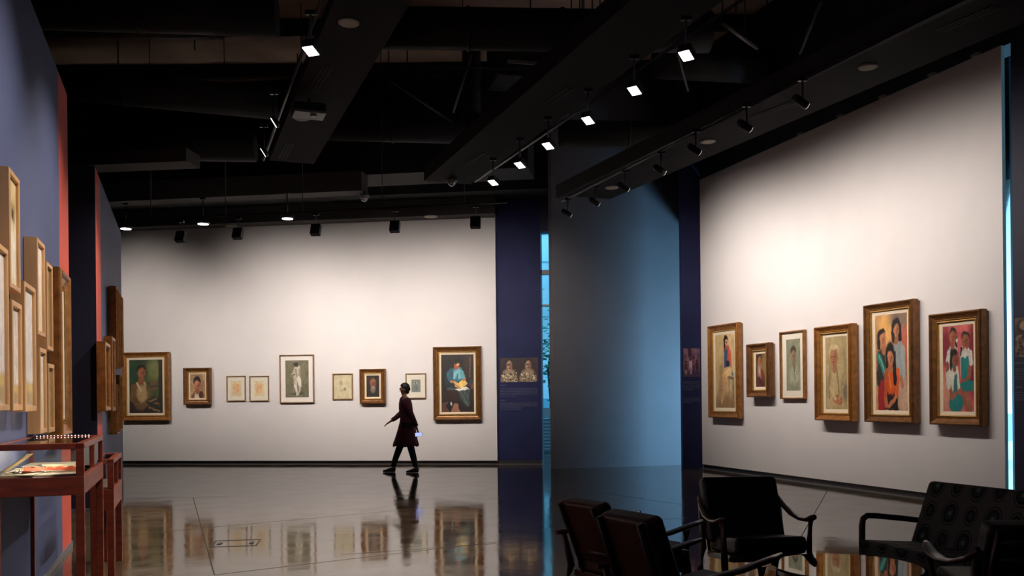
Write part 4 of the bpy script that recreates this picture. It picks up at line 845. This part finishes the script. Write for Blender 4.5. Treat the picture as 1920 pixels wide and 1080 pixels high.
# contents of the near case
def on_case(x, y, z=0): 
    a = PL.pt(s_a + x, ob - y, zg + z + 0.001); return a
Ls = s_b - s_a
def sheet(name, x, y, w, l, th, rz, m, label, cat, rx=0.0, lift=0):
    o = MB().box(-w / 2, w / 2, -l / 2, l / 2, 0, th).build(name, m, loc=on_case(x, y, lift), rot=(rx, 0, PL.rot + rz), bevel=min(0.001, th * .3)); return tag(o, label, cat)
sheet('notebook', 0.47, 0.16, 0.17, 0.24, 0.012, 0.3, PINKP, 'pinkish white notebook lying at the back of the near display case', 'notebook')
sheet('letter_sheet', 0.10, 0.12, 0.19, 0.13, 0.003, 0.1, PINKP, 'pale sheet with rolled edge at the front of the near display case', 'paper')
sheet('letter_sheet', 0.10, 0.36, 0.15, 0.2, 0.003, -0.3, PAPER, 'yellowed sheet at the front left of the near display case', 'paper')
sheet('letter_sheet', 0.68, 0.20, 0.2, 0.16, 0.004, 0.25, PAPER, 'yellowed sheet farther back in the near display case', 'paper')
sheet('leaflet', 0.66, 0.38, 0.22, 0.14, 0.006, -0.1, PAPER, 'dark-edged yellow leaflet in the rear left of the near display case', 'leaflet')
# red cloth with folds
b = MB(); rows_ = []
for j in range(7):
    row = []
    for i in range(25):
        x = i / 24; y = j / 6; z = 0.010 + 0.012 * abs(math.sin(x * 17 + y * 2)) + 0.010 * math.sin(y * PI)
        if j in (0, 6): z = 0.001
        row.append(b.b.verts.new(((y - 0.5) * 0.07 + 0.008 * math.sin(x * 7), (x - 0.5) * 0.33, z)))
    rows_.append(row)
for j in range(6):
    for i in range(24): b.b.faces.new([rows_[j][i], rows_[j][i + 1], rows_[j + 1][i + 1], rows_[j + 1][i]]).smooth = True
tag(b.build('folded_cloth', REDC, loc=on_case(0.30, 0.20), rot=(0, 0, PL.rot)), 'orange red folded cloth lying across the near display case', 'cloth')
# open yellow booklet leaning
t = thing('booklet', on_case(0.16, 0.42), PL.rot + 1.2, 'yellowed booklet standing half open at the left of the near display case', 'booklet')
MB().hexa([(-0.11, -0.03, 0.002), (0.02, -0.03, 0.002), (0.02, 0.03, 0.002), (-0.11, 0.03, 0.002), (-0.11, -0.03, 0.008), (0.02, -0.03, 0.008), (0.02, 0.03, 0.008), (-0.11, 0.03, 0.008)]).build('back_cover', PAPER, t)
b = MB()
ps = [Vector((-0.12 + 0.17 * k / 6, 0, 0.118 - 0.11 * (k / 6) ** 0.9)) for k in range(7)]
for k in range(6):
    a_, c_ = ps[k], ps[k + 1]; b._new([(a_.x, -0.035, a_.z), (c_.x, -0.035, c_.z), (c_.x, 0.035, c_.z), (a_.x, 0.035, a_.z), (a_.x, -0.035, a_.z + .005), (c_.x, -0.035, c_.z + .005), (c_.x, 0.035, c_.z + .005), (a_.x, 0.035, a_.z + .005)], [(3, 2, 1, 0), (4, 5, 6, 7), (0, 1, 5, 4), (1, 2, 6, 5), (2, 3, 7, 6), (3, 0, 4, 7)])
b.build('front_cover', PAPER, t)
# brushes / tools
for i in (0, 1, 2, 3, 5, 6, 8):
    x, y, r_ = (0.04 + 0.03 * i if i < 4 else 0.46 + 0.06 * (i - 4)) - .08 + .04, 0.14 + 0.03 * ((i * 5) % 9), 0.3 * math.sin(i * 2.1)
    t = thing('paint_brush', on_case(x + 0.08, y, 0.012), PL.rot + 1.57 + r_, 'slim artist brush laid loose among papers in the near display case', 'brush', 'artist brushes in the near display case')
    MB().sweep([(-0.10, 0, 0), (0, 0, 0), (0.06, 0, 0)], [(0.002, 0.002), (0.005, 0.005), (0.004, 0.004)], 8).build('handle', MAHOG if i % 2 else PAPER, t); MB().tube((0.06, 0, 0), (0.085, 0, 0), 0.0045).build('ferrule', STEEL, t); MB().sweep([(0.085, 0, 0), (0.11, 0, 0)], [(0.004, 0.004), (0.001, 0.001)], 8).build('bristles', SKIRT, t)
for i in range(14):
    t = tag(MB().lathe([(0.008, 0), (0.009, 0.006), (0.003, 0.012), (0.003, 0.014)], n=12).build('paint_tube_cap', STEEL if i % 3 else PINKP, loc=on_case(0.36 + 0.012 * (i % 2), 0.06 + i * 0.026, 0.0)), 'tiny shiny cap in the row behind the orange red cloth', 'cap', 'tiny caps in the near display case')

# ------------------------------------------------------------------ seating
def rbox(b, x0, x1, y0, y1, z0, z1): b.box(x0, x1, y0, y1, z0, z1)
def easy_chair(name, loc, rz, label, back_m, seat_m, wood, W=0.62, arm='curl', backtop=0.80, bw=0.27, cat='chair', gfr=None):
    # local: faces +y, origin on the floor under the seat centre
    t = thing(name, loc, rz, label, cat, gfr)
    hw = W / 2
    # seat cushion, sloping back
    b = MB(); b.hexa([(-hw + .05, -.27, .30), (hw - .05, -.27, .30), (hw - .05, .29, .36), (-hw + .05, .29, .36), (-hw + .05, -.27, .41), (hw - .05, -.27, .41), (hw - .05, .29, .475), (-hw + .05, .29, .475)])
    b.build('seat_cushion', seat_m, t, bevel=0.03, seg=4)
    b = MB(); b.hexa([(-bw, -.27, .36), (bw, -.27, .36), (bw, -.15, .38), (-bw, -.15, .38), (-bw, -.44, backtop - .02), (bw, -.44, backtop - .02), (bw, -.33, backtop + .01), (-bw, -.33, backtop + .01)])
    b.build('back_cushion', back_m, t, bevel=0.03, seg=4)
    b = MB()
    for s in (-1, 1): b.sweep([(s * (bw - .03), -.26, .30), (s * (bw - .03), -.36, .55), (s * (bw - .03), -.45, backtop - .03)], [(.012, .018)] * 3, 8)
    for k in range(4 if arm == 'curl' else 1):
        f = (k + .5) / 4; b.sweep([(-bw + .03, -.29 - .16 * f, .40 + (backtop - .45) * f), (bw - .03, -.29 - .16 * f, .40 + (backtop - .45) * f)], [(.006, .022)] * 2, 6)
    b.build('back_frame', wood, t)
    b = MB(); b.hexa([(-hw + .03, -.27, .26), (hw - .03, -.27, .26), (hw - .03, .27, .31), (-hw + .03, .27, .31), (-hw + .03, -.27, .30), (hw - .03, -.27, .30), (hw - .03, .27, .355), (-hw + .03, .27, .355)])
    b.build('seat_frame', wood, t, bevel=0.006)
    for s in (-1, 1):
        x = s * hw
        if arm == 'curl':
            pts = [(x * 1.0, -.36, .665), (x * 1.04, -.26, .605), (x * 1.07, -.12, .565), (x * 1.08, .02, .552), (x * 1.07, .14, .56), (x * 1.04, .235, .59), (x * 1.02, .27, .60)]
            sec = [(.012, .016), (.02, .014), (.03, .013), (.034, .013), (.034, .014), (.026, .018), (.012, .012)]
        elif arm == 'straight':
            pts = [(x, -.33, .545), (x, -.1, .575), (x, .12, .60), (x, .25, .615), (x, .285, .605), (x, .30, .57)]
            sec = [(.018, .014)] * 6
        else:
            pts = [(x, -.38, .54), (x * 1.02, -.15, .545), (x * 1.04, .05, .565), (x * 1.04, .25, .60), (x * 1.02, .33, .615)]
            sec = [(.016, .014), (.026, .013), (.032, .012), (.03, .012), (.012, .01)]
        MB().sweep(pts, sec, 12, 2.6).build('armrest', wood, t)
        fy = .20 if arm != 'straight' else .30
        MB().sweep([(x * 1.04 if arm == 'curl' else x, fy, .57), (x, fy - .01, .40), (x, fy + .01, .28), (x * 1.02, fy + .05, 0)], [(.024, .016), (.020, .020), (.024, .022), (.012, .012)], 10, 3).build('leg', wood, t)
        MB().sweep([(x, -.33, .545 if arm != 'curl' else .62), (x * .99, -.27, .32), (x * 1.0, -.33, .16), (x * 1.02, -.40, 0)], [(.014, .016), (.022, .024), (.020, .018), (.012, .012)], 10, 3).build('leg', wood, t)
    return t
def seat_at(u, v, h): p = at_h(u, v, h); return p
# chair facing the camera and slightly right
p = at_h(1381, 896, 0.80); yaw = math.radians(180 + 5)
fwd = Vector((-math.sin(yaw), math.cos(yaw), 0)); c = Vector((p.x, p.y, 0)) + fwd * 0.39
easy_chair('armchair', c, yaw, 'dark armchair with curled wooden arms facing the camera, behind the glass table', LEATH, LEATH, WOODD, backtop=0.81, bw=0.275, W=0.58)
# two chairs side by side at the left, seen from behind, facing right
def from_back(u, v, h, yaw_deg, **k):
    p = at_h(u, v, h); yaw = math.radians(yaw_deg); f = Vector((-math.sin(yaw), math.cos(yaw), 0)); return Vector((p.x, p.y, 0)) + f * 0.39, yaw
c, y = from_back(1093, 938, 0.77, -56); easy_chair('armchair', c, y, 'dark armchair with reddish leather back, left of the two seen from behind', LEATHR, LEATHR, WOODD, arm='flare', backtop=0.77, W=0.56, bw=0.19)
c, y = from_back(1178, 962, 0.84, -60); easy_chair('armchair', c, y, 'dark armchair with reddish leather back, right of the two seen from behind', LEATHR, LEATHR, WOODD, arm='flare', backtop=0.84, W=0.56, bw=0.19)
c, y = Vector((2.50, 4.58, 0)), math.radians(-4); easy_chair('armchair', c, y, 'dark wooden armchair seen from behind in the bottom right corner', LEATH, LEATH, WOODD, arm='curl', backtop=0.80, W=0.60, bw=0.28)
# patterned sofa
def fab_box(corners, name, parent, mapf, bevel=0.03):
    b = MB(); b.hexa(corners); bmesh.ops.subdivide_edges(b.b, edges=b.b.edges[:], cuts=3, use_grid_fill=True)
    o = b.build(name, PATT, parent, bevel=0)
    me = o.data; at = me.attributes.new('fab', 'FLOAT_VECTOR', 'CORNER')
    for poly in me.polygons:
        n = poly.normal
        for li in poly.loop_indices:
            co = me.vertices[me.loops[li].vertex_index].co; at.data[li].vector = mapf(co, n)
    bv = o.modifiers.new('bevel', 'BEVEL'); bv.width = bevel; bv.segments = 3; bv.limit_method = 'ANGLE'; bv.angle_limit = math.radians(50)
    return o
def sofa(loc, rz, label, W=1.7):
    t = thing('sofa', loc, rz, label, 'sofa'); hw = W / 2
    mf = lambda co, n: (co.x if abs(n.x) < 0.7 else co.y, co.z if abs(n.z) < 0.75 else co.y, 0)
    fab_box([(-hw + .04, -.27, .27), (hw - .04, -.27, .27), (hw - .04, .33, .31), (-hw + .04, .33, .31), (-hw + .04, -.27, .37), (hw - .04, -.27, .37), (hw - .04, .33, .425), (-hw + .04, .33, .425)], 'seat_cushion', t, mf)
    fab_box([(-hw + .0, -.27, .34), (hw - .0, -.27, .34), (hw - .0, -.14, .35), (-hw + .0, -.14, .35), (-hw + .0, -.44, .77), (hw - .0, -.44, .77), (hw - .0, -.32, .79), (-hw + .0, -.32, .79)], 'back_cushion', t, mf)
    MB().box(-hw, hw, -.27, .3, .22, .27).build('seat_frame', WOODD, t, bevel=.006)
    b = MB(); b.box(-hw + .05, hw - .05, -.45, -.42, .62, .70); b.box(-hw + .05, hw - .05, -.37, -.34, .42, .48); b.build('back_rails', WOODD, t)
    for s in (-1, 1):
        x = s * (hw + 0.01)
        MB().sweep([(x, -.34, .50), (x, -.1, .535), (x, .13, .565), (x, .20, .570), (x, .235, .55), (x, .245, .51), (x, .245, .30), (x, .26, 0)], [(.02, .016)] * 5 + [(.02, .018), (.02, .02), (.014, .014)], 10, 3, up=Vector((1, 0, 0))).build('arm_loop', WOODD, t)
        MB().sweep([(x, -.33, .56), (x, -.28, .3), (x, -.38, 0)], [(.016, .02), (.02, .022), (.013, .013)], 10, 3).build('leg', WOODD, t)
    return t
pf = at_h(1607, 1012, 0.42)    # far front corner of the seat
Ld = Vector((0.34, -0.94, 0)); Dd = Vector((0.94, 0.34, 0)); Wd = 1.05
cen = Vector((pf.x, pf.y, 0)) + Ld * (Wd / 2 - .04) + Dd * 0.33
sofa(cen, math.atan2(Dd.x, -Dd.y), 'sofa in dark fabric patterned with ovals and wooden loop arms, at the right', Wd)
# glass coffee table
pc = at_h(1587, 1061, 0.44); t = thing('coffee_table', (pc.x, pc.y, 0), 0.4, 'round glass-topped coffee table mirroring the paintings, between the armchairs', 'table')
MB().lathe([(0.40, 0.428), (0.405, 0.434), (0.405, 0.438), (0.398, 0.44)], n=64).build('glass_top', TABLEG, t)
b = MB()
prof = [(0.34, .385), (0.37, .385), (0.37, .426), (0.34, .426)]
n = 48; rg = [[b.b.verts.new((r * math.cos(2 * PI * k / n), r * math.sin(2 * PI * k / n), z)) for k in range(n)] for r, z in prof]
for i in range(4):
    for k in range(n): b.b.faces.new([rg[i][k], rg[i][(k + 1) % n], rg[(i + 1) % 4][(k + 1) % n], rg[(i + 1) % 4][k]])
b.build('rim', WOODD, t)
for k in range(4):
    a = k * PI / 2 + .3; MB().sweep([(0.355 * math.cos(a), 0.355 * math.sin(a), .40), (.30 * math.cos(a), .30 * math.sin(a), .2), (0.35 * math.cos(a), 0.35 * math.sin(a), 0)], [(.022, .022), (.018, .018), (.012, .012)], 8).build('leg', WOODD, t)
MB().lathe([(0.29, 0.19), (0.295, 0.20), (0.29, 0.21)], n=40).build('lower_shelf', WOODD, t)
# flush floor box
p0, p1 = fl(398, 1020), fl(486, 1017); d = (p1 - p0); t = thing('floor_box', ((p0 + p1) / 2), math.atan2(d.y, d.x), 'flush rectangular floor box outline in the polished floor', 'floor box'); w_ = d.length / 2
b = MB(); b.box(-w_, w_, -.20, -.185, 0.0012, .003); b.box(-w_, w_, .185, .20, 0.0012, .003); b.box(-w_, -w_ + .015, -.185, .185, 0.0012, .003); b.box(w_ - .015, w_, -.185, .185, 0.0012, .003); b.build('rim', SKIRT, t)
MB().box(-w_ + .05, -w_ + .09, -.06, .06, 0.0012, .004).build('latch', SKIRT, t); MB().box(w_ - .09, w_ - .05, -.06, .06, 0.0012, .004).build('latch', SKIRT, t)

# ------------------------------------------------------------------ person
SKIN = mat('brown_skin', (0.22, 0.10, 0.065), 0.55, var=0.08, scale=20)
TUN = mat('maroon_cotton', (0.075, 0.010, 0.022), 0.85, var=0.25, scale=9)
TRO = mat('black_trouser_cloth', (0.012, 0.012, 0.016), 0.85, var=0.2)
HAIR = mat('black_hair', (0.008, 0.007, 0.008), 0.55, var=0.3, scale=40)
EYE = mat('eye_white', (0.6, 0.58, 0.55), 0.3)
SCREEN = mat('lit_phone_screen', (0.1, 0.12, 0.3), 0.3, emit=(0.30, 0.36, 1.0), es=1.6)
def skin_obj(name, chains, m, parent, root=0, sub=2):
    vs = []; es = []; rr = []; idx = {}
    def add(p, r):
        k = tuple(round(q, 4) for q in p)
        if k not in idx: idx[k] = len(vs); vs.append(p); rr.append(r)
        return idx[k]
    for ch in chains:
        pr_ = None
        for p, r in ch:
            i = add(p, r)
            if pr_ is not None and i != pr_: es.append((pr_, i))
            pr_ = i
    me = bpy.data.meshes.new(name); me.from_pydata(vs, es, []); o = bpy.data.objects.new(name, me); C.objects.link(o); o.parent = parent
    s = o.modifiers.new('skin', 'SKIN'); s.use_smooth_shade = True
    lay = me.skin_vertices[0] if me.skin_vertices else None
    if lay is None:
        bm_ = bmesh.new(); bm_.from_mesh(me); bm_.verts.layers.skin.verify(); bm_.to_mesh(me); bm_.free(); lay = me.skin_vertices[0]
    for i, r in enumerate(rr):
        lay.data[i].radius = (r, r) if not isinstance(r, tuple) else r; lay.data[i].use_root = (i == root)
    if sub: u = o.modifiers.new('sub', 'SUBSURF'); u.levels = sub; u.render_levels = sub
    me.materials.append(m); return o
pp = fl(762, 886)
per = thing('person', (pp.x, pp.y, 0), 0, 'person in a long maroon tunic and black trousers walking left past the back wall', 'person')
# facing -x; left side is towards the camera (-y)
PV = (0.03, 0, 0.90)
sp = [(PV, (.11, .13)), ((0.02, 0, 1.05), (.09, .12)), ((0.0, 0, 1.22), (.10, .14)), ((-0.01, 0, 1.34), (.08, .12)), ((-0.025, 0, 1.43), .045), ((-0.035, 0, 1.48), .045), ((-0.04, 0, 1.53), (.072, .06)), ((-0.035, 0, 1.59), (.082, .068)), ((-0.03, 0, 1.635), (.05, .045))]
def hand(w, d, side, curl=0.3):
    w = Vector(w); d = Vector(d).normalized(); lat = Vector((0, 1, 0)) * side; n_ = d.cross(lat).normalized(); lat = n_.cross(d).normalized()
    palm = w + d * 0.05; ch = [[(tuple(w), .019), (tuple(palm), (.024, .016))]]
    for i, (o, L_) in enumerate(((-.028, .055), (-.010, .068), (.010, .064), (.027, .050))):
        r0 = palm + d * .03 + lat * o; m1 = r0 + d * L_ * .5 + n_ * .004; m2 = r0 + d * L_ * .85 + n_ * L_ * curl
        ch.append([(tuple(palm), (.024, .016)), (tuple(r0), .0085), (tuple(m1), .008), (tuple(m2), .0065)])
    tb = w + d * .022 - lat * .03; ch.append([(tuple(w), .019), (tuple(tb), .010), (tuple(tb + d * .028 - lat * .018), .009), (tuple(tb + d * .05 - lat * .014 + n_ * .012), .007)])
    return ch
sh = lambda s: (-0.01, s * .165, 1.36)
# far arm swings forward (left in the photo), near arm behind with the phone
hf = (-0.33, 0.20, 0.955); hn = (0.235, -0.24, 0.83)
arms = [[(sp[3][0], (.08, .12)), (sh(1), .055), ((-0.10, 0.21, 1.13), .041), ((-0.22, .21, 1.03), .034), (hf, .019)],
        [(sp[3][0], (.08, .12)), (sh(-1), .055), ((0.12, -0.22, 1.10), .041), ((.19, -.235, .96), .034), (hn, .019)]]
def legs(rh, rk, rc, ra):
    # far leg strides forward, near leg pushes behind
    return [[(PV, (.11, .13)), ((0.02, .09, .84), rh), ((-0.13, .09, .48), rk), ((-0.20, .09, .30), rc), ((-0.27, .09, .085), ra)],
            [(PV, (.11, .13)), ((0.04, -.09, .84), rh), ((0.10, -.09, .47), rk), ((0.15, -.09, .28), rc), ((0.19, -.09, .09), ra)]]
chains = [sp] + arms + hand(hf, (-.75, 0, -.5), 1) + hand(hn, (.25, 0.02, -.95), 1, 0.5) + legs(.085, .055, .05, .036)
chains += [[(tuple((-0.035, 0, 1.59)), (.082, .068)), ((-0.122, 0, 1.575), .011)]]   # nose bridge to tip
for s in (-1, 1): chains += [[((-0.035, 0, 1.59), (.082, .068)), ((-0.02, s * .078, 1.575), .014)]]  # ears
body = skin_obj('body', chains, SKIN, per)
b = MB()
for s in (-1, 1): b.sphere((-0.104, s * .025, 1.59), .009, 10, (.6, 1, .7))
b.build('eyes', EYE, per)
MB().sphere((-0.113, 0, 1.535), .018, 10, (.45, 1.1, .35)).build('mouth', mat('lip_red', (0.25, .05, .05), .5), per)
b = MB(); b.sphere((-0.012, 0, 1.607), .094, 20, (1.02, .88, 1.0)); 
for v in list(b.b.verts):
    if v.co.x < -0.06 and v.co.z < 1.635: v.co.x = -0.055
    if v.co.z < 1.53: v.co.z = 1.53 + (v.co.z - 1.53) * .3
b.sphere((0.062, 0, 1.575), .036, 14, (.9, 1.1, 1.1)); b.sphere((0.035, 0, 1.54), .045, 14, (.8, 1.2, 1.3)); b.build('hair', HAIR, per)
skin_obj('trousers', legs(.10, .072, .064, .052), TRO, per)
# tunic: rings following the stride
b = MB(); n = 28; rings = []
for z, cx, rx, ry in ((1.435, -0.022, .055, .06), (1.41, -0.02, .085, .12), (1.375, -.01, .105, .175), (1.30, -.005, .125, .178), (1.20, 0, .13, .17), (1.06, .015, .120, .155), (.95, .02, .14, .165), (.82, .015, .17, .185), (.68, .0, .20, .20), (.55, -.01, .235, .21), (.50, -.01, .245, .212)):
    ring = []
    for k in range(n):
        a = 2 * PI * k / n; f = 1 + (0.05 * math.sin(a * 7) * max(0, (1.0 - z)) * 2)
        ring.append(b.b.verts.new((cx + rx * f * math.cos(a), ry * f * math.sin(a), z + (0.012 * math.sin(a * 5) if z < .56 else 0))))
    rings.append(ring)
for i in range(len(rings) - 1):
    for k in range(n): b.b.faces.new([rings[i][k], rings[i][(k + 1) % n], rings[i + 1][(k + 1) % n], rings[i + 1][k]]).smooth = True
o = b.build('tunic', TUN, per); sd = o.modifiers.new('thick', 'SOLIDIFY'); sd.thickness = .006
b = MB()
b.sweep([(-.005, .15, 1.37), (-.05, .19, 1.26), (-.105, .212, 1.125), (-.22, .212, 1.028), (-.29, .205, .985)], [(.068, .068), (.066, .066), (.056, .056), (.046, .046), (.04, .04)], 14)
b.sweep([(-.005, -.15, 1.37), (.06, -.195, 1.24), (.122, -.222, 1.10), (.19, -.236, .96), (.222, -.238, .88)], [(.068, .068), (.066, .066), (.056, .056), (.046, .046), (.04, .04)], 14)
b.build('sleeves', TUN, per)
for nm_, (x, y) in (('shoe', (-0.27, .09)), ('shoe', (0.19, -.09))):
    MB().sweep([(x + .055, y, .045), (x + .01, y, .055), (x - .06, y, .042), (x - .13, y, .028), (x - .185, y, .02)], [(.03, .042), (.04, .055), (.042, .042), (.044, .028), (.025, .018)], 14).build(nm_, SKIRT, per)
ph = thing('mobile_phone', Vector((pp.x, pp.y, 0)) + Vector((0.266, -0.268, 0.728)), 0, 'lit mobile phone held low in the walking person hand', 'phone')
MB().box(-.068, .068, -.004, .004, -.036, .036).build('phone_body', BLKMET, ph, bevel=.003, rot=(0, -.1, 0)); MB().box(-.063, .063, -.0065, -.0045, -.032, .032).build('screen', SCREEN, ph, rot=(0, -.1, 0))

# ------------------------------------------------------------------ daylight
w = bpy.data.worlds.new('daylight'); sc.world = w; w.use_nodes = True; nt = w.node_tree; bg = nt.nodes['Background']
tc = nt.nodes.new('ShaderNodeTexCoord'); sx = nt.nodes.new('ShaderNodeSeparateXYZ'); rp2 = nt.nodes.new('ShaderNodeValToRGB')
nt.links.new(tc.outputs['Generated'], sx.inputs[0]); nt.links.new(sx.outputs[2], rp2.inputs[0]); nt.links.new(rp2.outputs[0], bg.inputs[0])
e = rp2.color_ramp.elements; e[0].position = 0.12; e[0].color = (0.36, 0.80, 1.0, 1); e[1].position = 0.42; e[1].color = (0.10, 0.32, 0.50, 1)
bg.inputs[1].default_value = 4.5
def portal(P, s0, s1, off, z0, z1):
    l = bpy.data.lights.new('window_portal', 'AREA'); l.shape = 'RECTANGLE'; l.size = s1 - s0; l.size_y = z1 - z0; l.cycles.is_portal = True
    o = bpy.data.objects.new('window_portal', l); C.objects.link(o); o.location = P.pt((s0 + s1) / 2, off, (z0 + z1) / 2)
    o.rotation_euler = Vector((P.n.x, P.n.y, 0)).to_track_quat('-Z', 'Z').to_euler()
portal(PR, sF, sR1 + 1.5, fo - 0.2, 0, 6.9)
portal(PB, sN, sN + 1.3, -0.35, 0, hW)

l = bpy.data.lights.new('window_daylight', 'AREA'); l.shape = 'RECTANGLE'; l.size = 1.3; l.size_y = 2.6; l.energy = 760; l.color = (0.32, 0.72, 1.1)
o = bpy.data.objects.new('window_daylight', l); C.objects.link(o); o.location = PR.pt(sF + 1.9, fo + 0.15, 1.45)
o.rotation_euler = Vector((PR.n.x, PR.n.y, 0)).to_track_quat('-Z', 'Z').to_euler()
